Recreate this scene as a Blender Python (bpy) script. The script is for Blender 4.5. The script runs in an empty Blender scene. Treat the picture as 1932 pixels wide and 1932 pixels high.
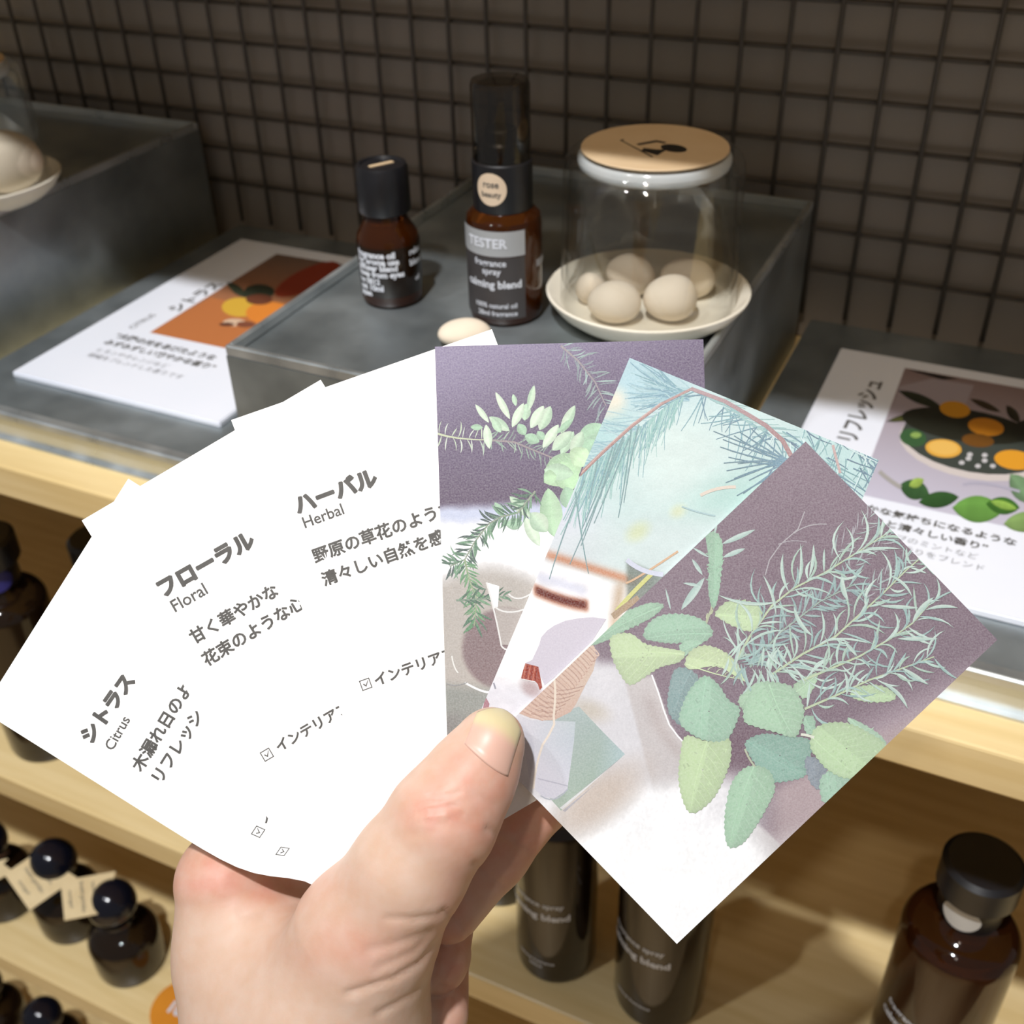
import bpy, bmesh, math, random
import numpy as np
from mathutils import Vector, Matrix

# ------------------------------------------------------------------ camera
SC = bpy.context.scene
COL = SC.collection
FPX = 2105.15                      # focal length in pixels of a 1932 px frame
_n = lambda v: np.array(v, float) / np.linalg.norm(v)
AX = -_n([-5298, -1336, FPX]); AZ = -_n([84, 2984, FPX]); AY = np.cross(AZ, AX)
ROT = np.array([AX, AY, AZ])       # world = ROT @ (right, down, forward)
CAMP = np.array([0.2348, -0.3714, 0.1960])
def ray(px, py): return ROT @ np.array([(px - 966) / FPX, (py - 966) / FPX, 1.0])
def onz(px, py, z):
    r = ray(px, py); return CAMP + r * ((z - CAMP[2]) / r[2])
def ony(px, py, y):
    r = ray(px, py); return CAMP + r * ((y - CAMP[1]) / r[1])
cd = bpy.data.cameras.new('camera'); cam = bpy.data.objects.new('camera', cd); COL.objects.link(cam)
cd.sensor_width = 36.0; cd.lens = FPX / 1932 * 36.0; cd.clip_start = 0.01; cd.clip_end = 20
CAMROT = Matrix([[ROT[i][0], -ROT[i][1], -ROT[i][2]] for i in range(3)])
cam.matrix_world = Matrix.Translation(Vector(CAMP)) @ CAMROT.to_4x4()
cd.dof.use_dof = True; cd.dof.focus_distance = 0.236; cd.dof.aperture_fstop = 26.0
SC.camera = cam

# ------------------------------------------------------------------ light and exposure
wd = bpy.data.worlds.new('shop_ambient'); SC.world = wd; wd.use_nodes = True
wd.node_tree.nodes['Background'].inputs[0].default_value = (1.0, 0.95, 0.90, 1)
wd.node_tree.nodes['Background'].inputs[1].default_value = 0.18
def spot(name, frm, to, energy, col, radius=0.035, cone=50):
    l = bpy.data.lights.new(name, 'SPOT'); l.energy = energy; l.color = col; l.shadow_soft_size = radius
    l.spot_size = math.radians(cone); l.spot_blend = 0.6
    o = bpy.data.objects.new(name, l); COL.objects.link(o)
    o.location = frm; o.rotation_euler = (Vector(to) - Vector(frm)).to_track_quat('-Z', 'Y').to_euler()
    return o
spot('ceiling_spot', (0.16, -0.93, 1.72), (0.06, -0.1, -0.1), 140, (0.97, 0.98, 1.0))
spot('ceiling_spot', (-0.50, -0.95, 1.70), (0.0, -0.1, -0.1), 28, (0.97, 0.98, 1.0))
spot('floor_bounce_fill', (0.1, -1.55, 1.9), (0.1, -1.5, -1.1), 420, (1.0, 0.95, 0.88), 0.05, 44)  # added fill: lights the unseen floor so warm bounce reaches the metal fronts
spot('display_fill', (0.30, -1.35, 1.63), (0.07, 0.06, -0.03), 40, (1.0, 0.88, 0.74), 0.06, 15)  # added frontal fill, cone narrowed to brighten the display but spare lower shelves
SC.view_settings.view_transform = 'Standard'; SC.view_settings.look = 'None'
SC.view_settings.exposure = 0.0; SC.view_settings.gamma = 1.0; SC.view_settings.use_curve_mapping = False

# ------------------------------------------------------------------ helpers
def lin(c): return [((x / 255 + 0.055) / 1.055) ** 2.4 if x / 255 > 0.04045 else x / 255 / 12.92 for x in c]
def mat(name, rgb=(200, 200, 200), rough=0.5, metal=0.0, spec=0.5, trans=0.0, ior=1.5, coat=0.0, noise=None, bump=None, sss=None, attr=None, grain=None):
    """rgb is sRGB 0-255; noise=(scale, rgb2, detail, stretch); bump=(scale, strength, dist, stretch)"""
    m = bpy.data.materials.new(name); m.use_nodes = True
    nt = m.node_tree; b = nt.nodes['Principled BSDF']; L = nt.links.new
    b.inputs['Base Color'].default_value = (*lin(rgb), 1); b.inputs['Roughness'].default_value = rough
    b.inputs['Metallic'].default_value = metal; b.inputs['Specular IOR Level'].default_value = spec
    b.inputs['Transmission Weight'].default_value = trans; b.inputs['IOR'].default_value = ior
    b.inputs['Coat Weight'].default_value = coat
    tc = nt.nodes.new('ShaderNodeTexCoord')
    def mapped(stretch):
        mp = nt.nodes.new('ShaderNodeMapping'); mp.inputs['Scale'].default_value = stretch; L(tc.outputs['Object'], mp.inputs['Vector']); return mp.outputs[0]
    if noise:
        t = nt.nodes.new('ShaderNodeTexNoise'); t.inputs['Scale'].default_value = noise[0]; t.inputs['Detail'].default_value = noise[2]
        L(mapped(noise[3] if len(noise) > 3 else (1, 1, 1)), t.inputs['Vector'])
        r = nt.nodes.new('ShaderNodeValToRGB'); r.color_ramp.elements[0].position = 0.32; r.color_ramp.elements[1].position = 0.68
        r.color_ramp.elements[0].color = (*lin(rgb), 1); r.color_ramp.elements[1].color = (*lin(noise[1]), 1)
        L(t.outputs['Fac'], r.inputs[0]); L(r.outputs[0], b.inputs['Base Color'])
        if metal > 0.3:
            mr = nt.nodes.new('ShaderNodeMapRange'); mr.inputs[1].default_value = 0.3; mr.inputs[2].default_value = 0.7
            mr.inputs[3].default_value = rough - 0.1; mr.inputs[4].default_value = rough + 0.12
            L(t.outputs['Fac'], mr.inputs[0]); L(mr.outputs[0], b.inputs['Roughness'])
    if attr:
        a = nt.nodes.new('ShaderNodeAttribute'); a.attribute_name = attr; src = a.outputs['Color']
        if grain:
            t = nt.nodes.new('ShaderNodeTexNoise'); t.inputs['Scale'].default_value = grain[0]; t.inputs['Detail'].default_value = 3
            L(mapped((1, 1, 1)), t.inputs['Vector'])
            mr = nt.nodes.new('ShaderNodeMapRange'); mr.inputs[1].default_value = 0.3; mr.inputs[2].default_value = 0.7
            mr.inputs[3].default_value = 1 - grain[1]; mr.inputs[4].default_value = 1 + grain[1]; L(t.outputs['Fac'], mr.inputs[0])
            i1 = nt.nodes.new('ShaderNodeInvert'); L(src, i1.inputs['Color'])
            mx = nt.nodes.new('ShaderNodeVectorMath'); mx.operation = 'SCALE'; L(i1.outputs[0], mx.inputs[0]); L(mr.outputs[0], mx.inputs['Scale'])
            i2 = nt.nodes.new('ShaderNodeInvert'); L(mx.outputs[0], i2.inputs['Color']); src = i2.outputs[0]
        L(src, b.inputs['Base Color'])
    if bump:
        t = nt.nodes.new('ShaderNodeTexNoise'); t.inputs['Scale'].default_value = bump[0]; t.inputs['Detail'].default_value = 4
        L(mapped(bump[3] if len(bump) > 3 else (1, 1, 1)), t.inputs['Vector'])
        bp = nt.nodes.new('ShaderNodeBump'); bp.inputs['Strength'].default_value = bump[1]; bp.inputs['Distance'].default_value = bump[2]
        L(t.outputs['Fac'], bp.inputs['Height']); L(bp.outputs[0], b.inputs['Normal'])
    if sss:
        b.inputs['Subsurface Weight'].default_value = sss[0]; b.inputs['Subsurface Radius'].default_value = (1, .35, .2); b.inputs['Subsurface Scale'].default_value = sss[1]
    return m
def thin_glass(name, tint, ior=1.5):
    m = bpy.data.materials.new(name); m.use_nodes = True; nt = m.node_tree; nt.nodes.remove(nt.nodes['Principled BSDF'])
    t = nt.nodes.new('ShaderNodeBsdfTransparent'); t.inputs[0].default_value = (*tint, 1)
    g = nt.nodes.new('ShaderNodeBsdfGlossy'); g.inputs['Roughness'].default_value = 0.04
    lw = nt.nodes.new('ShaderNodeLayerWeight'); lw.inputs[0].default_value = 0.5
    pw = nt.nodes.new('ShaderNodeMath'); pw.operation = 'POWER'; pw.inputs[1].default_value = 4.0; nt.links.new(lw.outputs['Facing'], pw.inputs[0])
    fr = nt.nodes.new('ShaderNodeMapRange'); fr.inputs[3].default_value = 0.07; fr.inputs[4].default_value = 0.7; nt.links.new(pw.outputs[0], fr.inputs[0])
    mx = nt.nodes.new('ShaderNodeMixShader'); L = nt.links.new
    L(fr.outputs[0], mx.inputs[0]); L(t.outputs[0], mx.inputs[1]); L(g.outputs[0], mx.inputs[2]); L(mx.outputs[0], nt.nodes['Material Output'].inputs[0])
    return m
def obj(name, verts, faces, m, parent=None, smooth=False):
    me = bpy.data.meshes.new(name); me.from_pydata([tuple(map(float, v)) for v in verts], [], faces); me.update()
    if smooth: me.polygons.foreach_set('use_smooth', [True] * len(me.polygons))
    return link(name, me, m, parent)
def link(name, me, m, parent=None):
    o = bpy.data.objects.new(name, me); COL.objects.link(o)
    if m and not me.materials: me.materials.append(m)
    if parent: o.parent = parent
    return o
def empty(name, loc=(0, 0, 0), rotz=0.0):
    o = bpy.data.objects.new(name, None); COL.objects.link(o); o.location = loc; o.rotation_euler = (0, 0, rotz); o.empty_display_size = 0.01; return o
def tag(o, label, cat=None, group=None, kind=None):
    if label: o['label'] = label
    if cat: o['category'] = cat
    if group: o['group'] = group
    if kind: o['kind'] = kind
    return o
def bm_obj(name, bm, m, parent=None, smooth=False):
    me = bpy.data.meshes.new(name); bm.normal_update(); bm.to_mesh(me); bm.free()
    if smooth: me.polygons.foreach_set('use_smooth', [True] * len(me.polygons))
    return link(name, me, m, parent)
def box_bm(bm, x0, x1, y0, y1, z0, z1):
    vs = [bm.verts.new((x, y, z)) for x in (x0, x1) for y in (y0, y1) for z in (z0, z1)]
    for f in ((0, 1, 3, 2), (4, 6, 7, 5), (0, 4, 5, 1), (2, 3, 7, 6), (0, 2, 6, 4), (1, 5, 7, 3)): bm.faces.new([vs[i] for i in f])
def box(name, ext, m, parent=None, bevel=0.0, boxes=None):
    bm = bmesh.new()
    for e in (boxes or [ext]): box_bm(bm, *e)
    bmesh.ops.recalc_face_normals(bm, faces=bm.faces[:])
    if bevel: bmesh.ops.bevel(bm, geom=bm.edges[:], offset=bevel, segments=2, affect='EDGES', profile=0.5)
    return bm_obj(name, bm, m, parent)
def lathe(name, prof, m, parent=None, seg=56, sharp=30):
    """prof: list of (r, z); closes onto the axis where r == 0"""
    verts, faces, rings = [], [], []
    for r, z in prof:
        if r <= 1e-7: rings.append([len(verts)]); verts.append((0, 0, z))
        else:
            rings.append(list(range(len(verts), len(verts) + seg)))
            verts += [(r * math.cos(2 * math.pi * k / seg), r * math.sin(2 * math.pi * k / seg), z) for k in range(seg)]
    for a, b in zip(rings, rings[1:]):
        for k in range(seg):
            k2 = (k + 1) % seg
            if len(a) == 1 and len(b) == 1: continue
            if len(a) == 1: faces.append((a[0], b[k2], b[k]))
            elif len(b) == 1: faces.append((a[k], a[k2], b[0]))
            else: faces.append((a[k], a[k2], b[k2], b[k]))
    o = obj(name, verts, faces, m, parent, True)
    bm = bmesh.new(); bm.from_mesh(o.data); bmesh.ops.recalc_face_normals(bm, faces=bm.faces[:]); bm.to_mesh(o.data); bm.free()
    o.data.set_sharp_from_angle(angle=math.radians(sharp)); return o
def arc(cx, cz, r, a0, a1, n=6): return [(cx + r * math.cos(math.radians(a0 + (a1 - a0) * i / n)), cz + r * math.sin(math.radians(a0 + (a1 - a0) * i / n))) for i in range(n + 1)]
def tube(name, pts, r, m, parent=None, seg=8):
    pts = [Vector(p) for p in pts]; verts, faces = [], []
    for i, p in enumerate(pts):
        d = (pts[min(i + 1, len(pts) - 1)] - pts[max(i - 1, 0)]).normalized()
        a = d.orthogonal().normalized() if i == 0 else (a - d * a.dot(d)).normalized()
        b = d.cross(a)
        verts += [tuple(p + (a * math.cos(2 * math.pi * k / seg) + b * math.sin(2 * math.pi * k / seg)) * r) for k in range(seg)]
    for i in range(len(pts) - 1):
        for k in range(seg): k2 = (k + 1) % seg; faces.append((i * seg + k, i * seg + k2, (i + 1) * seg + k2, (i + 1) * seg + k))
    faces += [tuple(range(seg))[::-1], tuple(range(len(verts) - seg, len(verts)))]
    return obj(name, verts, faces, m, parent, True)
_tx = {}
def glyphs(s, offset=0.0):
    """(verts Nx2 in em units, faces) of a line of text from the built-in font"""
    if (s, offset) in _tx: return _tx[(s, offset)]
    c = bpy.data.curves.new('t', 'FONT'); c.body = s; c.size = 1; c.offset = offset; c.resolution_u = 3
    o = bpy.data.objects.new('t', c); COL.objects.link(o)
    me = bpy.data.meshes.new_from_object(o.evaluated_get(bpy.context.evaluated_depsgraph_get()))
    v = np.array([tuple(x.co)[:2] for x in me.vertices]).reshape(-1, 2); f = [tuple(p.vertices) for p in me.polygons]
    bpy.data.objects.remove(o); bpy.data.curves.remove(c); bpy.data.meshes.remove(me)
    _tx[(s, offset)] = (v, f); return v, f
def wrap_text(name, lines, R, m, parent, ang0=0.0):
    """lines (text, em size, z of baseline, offset, align) wrapped round a cylinder of radius R, centred on ang0 (radians)"""
    for s, size, z, off, al in lines:
        V, F = [], []
        v, f = glyphs(s, off); w = v[:, 0].max() if len(v) else 0
        x = v[:, 0] * size + (0 if al is None else -w * size / 2 if al == 'c' else al)
        a = ang0 + x / R; n = len(V)
        rr = R(z) if callable(R) else R
        V += [(rr * math.cos(t), rr * math.sin(t), z + yy * size) for t, yy in zip(a, v[:, 1])]
        F += [tuple(i + n for i in q) for q in f]
        o = obj(name, V, F, m, parent)
    return o

# ------------------------------------------------------------------ materials
M = {}
M['wall'] = mat('wall_paint', (160, 152, 143), 0.85, noise=(3, (152, 144, 135), 3), bump=(300, 0.06, 0.001))
M['wire'] = mat('black_wire', (88, 82, 76), 0.5, noise=(60, (80, 75, 70), 2))
M['wood'] = mat('pine_board', (241, 216, 163), 0.32, noise=(9, (228, 200, 142), 5, (1.2, 16, 16)), bump=(40, 0.06, 0.001, (1, 14, 14)))
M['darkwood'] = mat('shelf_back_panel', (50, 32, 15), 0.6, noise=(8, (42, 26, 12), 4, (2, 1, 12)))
M['zinc'] = mat('galvanised_steel', (136, 144, 147), 0.40, 0.75, noise=(26, (170, 178, 181), 6), bump=(60, 0.05, 0.001))
M['zinc_rim'] = mat('galvanised_rim', (196, 202, 204), 0.34, 0.8, noise=(60, (216, 221, 223), 5))
M['blackplastic'] = mat('black_plastic', (22, 22, 25), 0.35, noise=(90, (28, 28, 32), 2))
M['ballcap'] = mat('navy_black_ball', (14, 16, 26), 0.12, noise=(20, (20, 22, 36), 2))
M['amber'] = mat('amber_glass', (104, 50, 12), 0.05, trans=0.75, ior=1.5, noise=(12, (92, 42, 9), 2))
M['deepamber'] = mat('deep_amber_glass', (66, 32, 10), 0.05, trans=0.6, ior=1.5, noise=(12, (56, 26, 8), 2))
M['darkglass'] = mat('dark_brown_glass', (40, 26, 14), 0.06, trans=0.35, ior=1.5, noise=(12, (34, 22, 12), 2))
M['smoke'] = thin_glass('smoked_clear_plastic', (0.60, 0.57, 0.53))
M['glass'] = thin_glass('clear_glass', (0.975, 0.98, 0.975))
M['base_glint'] = mat('glass_base_glint', (236, 240, 242), 0.12, trans=0.35, ior=1.45, noise=(60, (228, 234, 238), 2))  # whiteness stands in for light refracted by the cloche's thick base
M['ceramic'] = mat('white_ceramic', (238, 232, 216), 0.32, noise=(30, (230, 222, 204), 3))
M['stone'] = mat('aroma_stone', (236, 222, 202), 0.75, noise=(40, (226, 210, 188), 4), bump=(220, 0.1, 0.001))
M['disc'] = mat('beige_disc', (214, 188, 152), 0.6, noise=(50, (208, 180, 142), 3))
M['print_black'] = mat('black_print', (24, 22, 20), 0.6, noise=(80, (30, 28, 26), 2))
M['print_white'] = mat('white_print', (225, 228, 235), 0.5, noise=(80, (212, 216, 226), 2))
M['print_grey'] = mat('grey_print', (82, 80, 77), 0.6, noise=(400, (94, 92, 89), 2))
M['silver_label'] = mat('grey_label', (168, 170, 172), 0.45, noise=(50, (158, 160, 162), 2))
M['dark_label'] = mat('dark_label', (62, 58, 58), 0.5, noise=(50, (70, 66, 66), 2))
M['sticker'] = mat('beige_sticker', (222, 200, 174), 0.6, noise=(60, (214, 192, 166), 2))
M['white_sticker'] = mat('white_sticker', (215, 212, 205), 0.6, noise=(60, (205, 202, 196), 2))
M['blue_label'] = mat('blue_label', (52, 52, 140), 0.5, noise=(60, (44, 44, 122), 2))
M['tag'] = mat('cream_tag', (236, 216, 172), 0.8, noise=(60, (226, 204, 158), 3))
M['string'] = mat('brown_string', (104, 72, 50), 0.9, noise=(300, (88, 60, 42), 2))
M['orange'] = mat('orange_sticker', (226, 146, 40), 0.5, noise=(40, (218, 138, 36), 2))
M['acrylic'] = mat('white_sign_board', (240, 243, 252), 0.25, noise=(20, (236, 240, 250), 2))
M['paper'] = mat('white_card_paper', (250, 249, 247), 0.8, noise=(900, (246, 245, 243), 3), bump=(700, 0.12, 0.0003))
M['photo'] = mat('printed_photo', attr='ink', rough=0.55, grain=(2800, 0.065), bump=(1500, 0.12, 0.0003))
M['signphoto'] = mat('printed_sign_photo', attr='ink', rough=0.4)

# ------------------------------------------------------------------ the setting
ZT, ZW, YF = -0.0575, -0.0735, -0.0873        # tray surface, shelf top, shelf front
XL, XR = -0.75, 0.75
tag(box('wall_back', (XL, XR, 0.181, 0.201, -0.0735, 0.75), M['wall']), 'taupe painted wall behind the black wire grid', kind='structure')
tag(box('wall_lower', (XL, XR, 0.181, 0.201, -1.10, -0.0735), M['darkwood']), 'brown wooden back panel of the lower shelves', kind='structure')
tag(box('floor', (-2, 2, -2.2, 0.6, -1.12, -1.10), mat('floor_wood', (205, 176, 128), 0.5, noise=(4, (190, 160, 112), 3, (8, 1, 1)))), 'tan wooden shop floor below the shelves', kind='structure')
shelves = [(-0.0735, 0.018, 'pale pine shelf board carrying the metal trays and tester bottles'),
           (-0.3253, 0.0205, 'pale pine shelf board under the dark spray bottles'),
           (-0.5770, 0.0205, 'pale pine shelf board with an orange sticker under tagged round bottles'),
           (-0.8290, 0.0205, 'lowest pine shelf board hidden in the dark beneath the others'),
           (0.2550, 0.0200, 'pine shelf board above the tester display, shading the wall')]
for z, th, lb in shelves:
    tag(box('shelf_board', (XL, XR, YF, 0.181, z - th, z), M['wood'], bevel=0.0012), lb, 'shelf', 'pine shelf boards')
grid = tag(empty('wire_grid_panel', (0, 0.175, ZW)), 'black wire grid panel standing in front of the taupe wall', 'grid')
vm = tube('wire', [(0, 0, 0), (0, 0, 0.286)], 0.00125, M['wire']).data
hm = tube('wire', [(-0.55, 0, 0), (0.52, 0, 0)], 0.00125, M['wire']).data
for o in [o for o in COL.objects if o.name.startswith('wire') and o.type == 'MESH']: bpy.data.objects.remove(o)
for i in range(-8, 40):
    o = link('wire', vm, None, grid); o.location = (-0.372 + 0.0222 * i, -0.0014, 0.0165)
for j in range(-9, 6):
    if 0.0502 + 0.021 * j < ZT + 0.004: continue
    o = link('wire', hm, None, grid); o.location = (0, 0.0014, 0.0502 + 0.021 * j - ZW)

# ------------------------------------------------------------------ metal risers and trays
def riser(x0, x1, label):
    y0, y1, zt = -0.071, 0.167, 0.0045
    e = tag(empty('display_riser', ((x0 + x1) / 2, (y0 + y1) / 2, ZW)), label, 'riser', 'galvanised display risers')
    w, d, h = (x1 - x0) / 2, (y1 - y0) / 2, -ZW
    t = 0.0012
    bm = bmesh.new()
    for q in ((-w, w, -d, -d + t, 0, h), (-w, w, d - t, d, 0, h), (-w, -w + t, -d + t, d - t, 0, h), (w - t, w, -d + t, d - t, 0, h), (-w + t, w - t, -d + t, d - t, h - 0.002, h)): box_bm(bm, *q)
    bmesh.ops.recalc_face_normals(bm, faces=bm.faces[:]); bm_obj('body', bm, M['zinc'], e)
    bm = bmesh.new(); hz = h + zt
    for q in ((-w, w, -d, -d + 2 * t, h, hz), (-w, w, d - 2 * t, d, h, hz), (-w, -w + 2 * t, -d + 2 * t, d - 2 * t, h, hz), (w - 2 * t, w, -d + 2 * t, d - 2 * t, h, hz)): box_bm(bm, *q)
    bmesh.ops.recalc_face_normals(bm, faces=bm.faces[:]); bmesh.ops.bevel(bm, geom=bm.edges[:], offset=0.0005, segments=2, affect='EDGES')
    bm_obj('rim', bm, M['zinc_rim'], e); return e
riser(-0.0330, 0.1385, 'grey galvanised metal riser carrying the tester spray bottle')
riser(-0.4075, -0.2330, 'grey galvanised metal riser cut off by the left picture edge')
def tray(x0, x1, label):
    y0, y1 = -0.0675, 0.168
    e = tag(empty('metal_tray', ((x0 + x1) / 2, (y0 + y1) / 2, ZW)), label, 'tray', 'low galvanised trays')
    w, d, h = (x1 - x0) / 2, (y1 - y0) / 2, ZT - ZW
    box('plate', (-w, w, -d + 0.001, d, 0, h), M['zinc'], e)
    bm = bmesh.new(); box_bm(bm, -w, w, -d - 0.0035, -d + 0.0025, h - 0.0035, h + 0.0012)
    bmesh.ops.recalc_face_normals(bm, faces=bm.faces[:]); bmesh.ops.bevel(bm, geom=bm.edges[:], offset=0.001, segments=3, affect='EDGES'); bm_obj('rolled_edge', bm, M['zinc_rim'], e)
    box('front_face', (-w, w, -d - 0.0008, -d + 0.001, 0.001, h - 0.003), M['zinc_rim'], e)
    box('foot_flange', (-w, w, -d - 0.0032, -d, 0, 0.0012), M['zinc_rim'], e); return e
tray(-0.2150, -0.0345, 'low galvanised tray holding the orange fruit sign')
tray(0.1450, 0.3260, 'low galvanised tray holding the lemon plate sign')

# ------------------------------------------------------------------ bottles on the riser
VA = math.atan2(CAMP[1] - 0.0, CAMP[0] - 0.0)           # direction from the display towards the camera
b = tag(empty('dropper_bottle', (0.0, 0.0, 0.0)), 'short amber oil bottle with black cap standing left of the tester spray', 'bottle')
lathe('body', [(0, 0), (.0105, 0), (.0122, .0012), (.0128, .003), (.0128, .0265), (.0122, .0295), (.0100, .033), (.0088, .0355), (.0086, .0415), (0, .0415)], M['amber'], b)
lathe('label', [(.01292, .0055), (.01296, .0056), (.01296, .0262), (.01292, .0263)], M['darkglass'], b)
cp = lathe('cap', [(0.0085, .0385), (.0104, .0385), (.0106, .039), (.0104, .0555), (.0098, .0570), (.0084, .0572), (.0080, .0564), (0, .0564)], M['blackplastic'], b)
bm = bmesh.new(); box_bm(bm, -.0010, .0010, -.0052, .0052, .0564, .0567); bar = bm_obj('cap_mark', bm, M['disc'], cp); bar.rotation_euler = (0, 0, -0.55)
a0 = VA - 0.42
wrap_text('lettering', [('fragrance oil', .0036, .0226, .05, None), ('for aroma use', .0034, .0199, .05, None), ('diffuser blend', .0034, .0172, .05, None), ('keep from eyes', .0034, .0145, .05, None), ('lot 0812', .0032, .0114, .05, None), ('net 10ml', .0034, .0086, .05, None), ('japan', .0032, .0060, .05, None)], 0.0131, M['print_white'], b, VA - 1.20)
wrap_text('lettering', [('relax', .0036, .0225, .05, 'c'), ('blend', .0036, .0180, .05, 'c'), ('oil', .0030, .0110, .05, 'c')], 0.0131, M['print_white'], b, VA + 0.95)

b = tag(empty('spray_bottle', (0.0503, 0.0050, 0.0)), 'amber spray bottle marked TESTER with tall smoked cap', 'bottle')
lathe('body', [(0, 0), (.0125, 0), (.0143, .0014), (.0149, .004), (.0149, .0385), (.0143, .0420), (.0120, .0445), (.0112, .0450), (0, .0450)], M['amber'], b)
lathe('collar', [(0, .0450), (.0113, .0450), (.0115, .0456), (.0115, .0630), (.0108, .0636), (0, .0636)], M['blackplastic'], b)
lathe('overcap', [(.0098, .0637), (.0110, .0637), (.0110, .0900), (.0104, .0918), (.0085, .0922), (0, .0922), (0, .0905), (.0080, .0905), (.0098, .0895), (.0098, .0637)], M['smoke'], b)
lathe('nozzle', [(0, .0636), (.0070, .0636), (.0070, .0690), (.0062, .0700), (.0062, .0740), (.0056, .0746), (0, .0746)], M['blackplastic'], b)
def patch(name, R, z0, z1, a0, a1, m, parent, n=14):
    V, F = [], []
    for i in range(n + 1):
        t = a0 + (a1 - a0) * i / n
        for r, z in ((R, z0), (R, z1)): V.append((r * math.cos(t), r * math.sin(t), z))
    for i in range(n): F.append((2 * i, 2 * i + 2, 2 * i + 3, 2 * i + 1))
    return obj(name, V, F, m, parent, True)
VB = math.atan2(CAMP[1] - 0.005, CAMP[0] - 0.0503)
patch('dark_label', 0.01495, .004, .0295, VB - 1.5, VB + 0.55, M['dark_label'], b)
lb = patch('tester_label', 0.01512, .0300, .0400, VB - 1.5, VB + 0.55, M['silver_label'], b)
wrap_text('lettering', [('TESTER', .0052, .0335, .03, None)], 0.0153, M['print_white'], lb, VB - 1.05)
wrap_text('lettering', [('fragrance', .0036, .0262, .02, None)], 0.0152, M['print_white'], b, VB - 0.85)
wrap_text('lettering', [('spray', .0036, .0228, .02, None)], 0.0152, M['print_white'], b, VB - 0.62)
wrap_text('lettering', [('calming blend', .0044, .0172, .03, None)], 0.0152, M['print_white'], b, VB - 1.15)
wrap_text('lettering', [('100% natural oil', .0028, .0088, .02, None)], 0.0152, M['print_white'], b, VB - 0.9)
wrap_text('lettering', [('28ml fragrance', .0028, .0055, .02, None)], 0.0152, M['print_white'], b, VB - 0.8)
wrap_text('lettering', [('||||||||||||||', .0030, .0240, .02, None)], 0.0152, M['print_white'], b, VB + 0.95)
def round_sticker(name, R, zc, r, ang, m, parent, sx=1.0, n=28):
    V, F, q = [(R * math.cos(ang), R * math.sin(ang), zc)], [], 6
    for j in range(1, q + 1):
        for k in range(n):
            t = 2 * math.pi * k / n; u = ang + sx * r * j / q * math.cos(t) / R
            V.append((R * math.cos(u), R * math.sin(u), zc + r * j / q * math.sin(t)))
    F = [(0, 1 + k, 1 + (k + 1) % n) for k in range(n)] + [(1 + j * n + k, 1 + (j + 1) * n + k, 1 + (j + 1) * n + (k + 1) % n, 1 + j * n + (k + 1) % n) for j in range(q - 1) for k in range(n)]
    return obj(name, V, F, m, parent, True)
st = round_sticker('round_sticker', .01165, .0548, .0062, VB - 0.40, M['sticker'], b)
wrap_text('lettering', [('rose', .0036, .0556, .02, 'c'), ('beauty', .0030, .0520, .02, 'c')], 0.01175, M['print_grey'], st, VB - 0.40)

# ------------------------------------------------------------------ glass cloches on dishes
def dish(loc, label):
    d = lathe('ceramic_dish', [(0, 0), (.028, 0), (.031, .0008), (.0365, .0050), (.0402, .0098), (.0406, .0112), (.0398, .0116), (.0385, .0108), (.0345, .0062), (.0300, .0042), (0, .0040)], M['ceramic'])
    d.location = loc; return tag(d, label, 'dish', 'white diffuser dishes')
def cloche(loc, label, logo):
    e = tag(empty('glass_cloche', loc), label, 'cloche', 'glass cloches')
    o = arc(.0275, .0555, .0065, 0, 90, 6); i = arc(.0262, .0520, .0055, 90, 0, 5)
    lathe('glass', [(.0345, 0), (.0350, .0004), (.0348, .012)] + o + [(0, .0620), (0, .0575)] + i + [(.0330, .010), (.0338, .0004), (.0345, 0)], M['glass'], e, 72)
    lathe('base_ring', [(.0262 + x * .55, z) for x, z in arc(.0020, .0585, .0026, 0, 360, 14)], M['base_glint'], e, 72)
    dk = lathe('lid_disc', [(0, .0621), (.0272, .0621), (.0275, .0625), (.0272, .0630), (0, .0630)], M['disc'], e, 72)
    if logo:
        z = .06308
        def flat(pts): return obj('logo', [(x, y, z) for x, y in pts], [tuple(range(len(pts)))], M['print_black'], dk)
        rx, ry = np.array([AX[0], AY[0]]), None
        R2 = Matrix.Rotation(math.radians(-27), 2)
        def tr(pts): return [tuple(R2 @ Vector(p) * 0.00125) for p in pts]
        flat(tr([(5.6 + 4.4 * math.cos(t), 2.2 + 3.2 * math.sin(t)) for t in np.linspace(0, 6.28, 24, False)]))
        flat(tr([(5.2, -0.2), (7.2, -6.0), (1.0, -6.4), (-0.5, -4.2), (3.0, -2.4)]))
        flat(tr([(-4.8, -3.2), (-3.2, -3.4), (-2.0, 2.6), (0.4, 3.2), (0.2, 4.6), (-3.4, 3.8)]))
        flat(tr([(-11, -4.2), (-10.5, -2.6), (-9.6, -4.1), (7.4, -7.6), (7.3, -8.4)]))
    return e
DC = (0.1033, 0.0260, 0.0)
dish(DC, 'white ceramic dish of stones beside the tester spray bottle')
cloche((DC[0], DC[1], 0.0046), 'clear glass cloche with beige logo disc over the stones', True)
DL = (-0.2620, 0.0270, 0.0)
dish(DL, 'white ceramic dish cut off by the left picture edge')
cloche((DL[0], DL[1], 0.0046), 'clear glass cloche cut off by the left picture edge', False)
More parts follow.
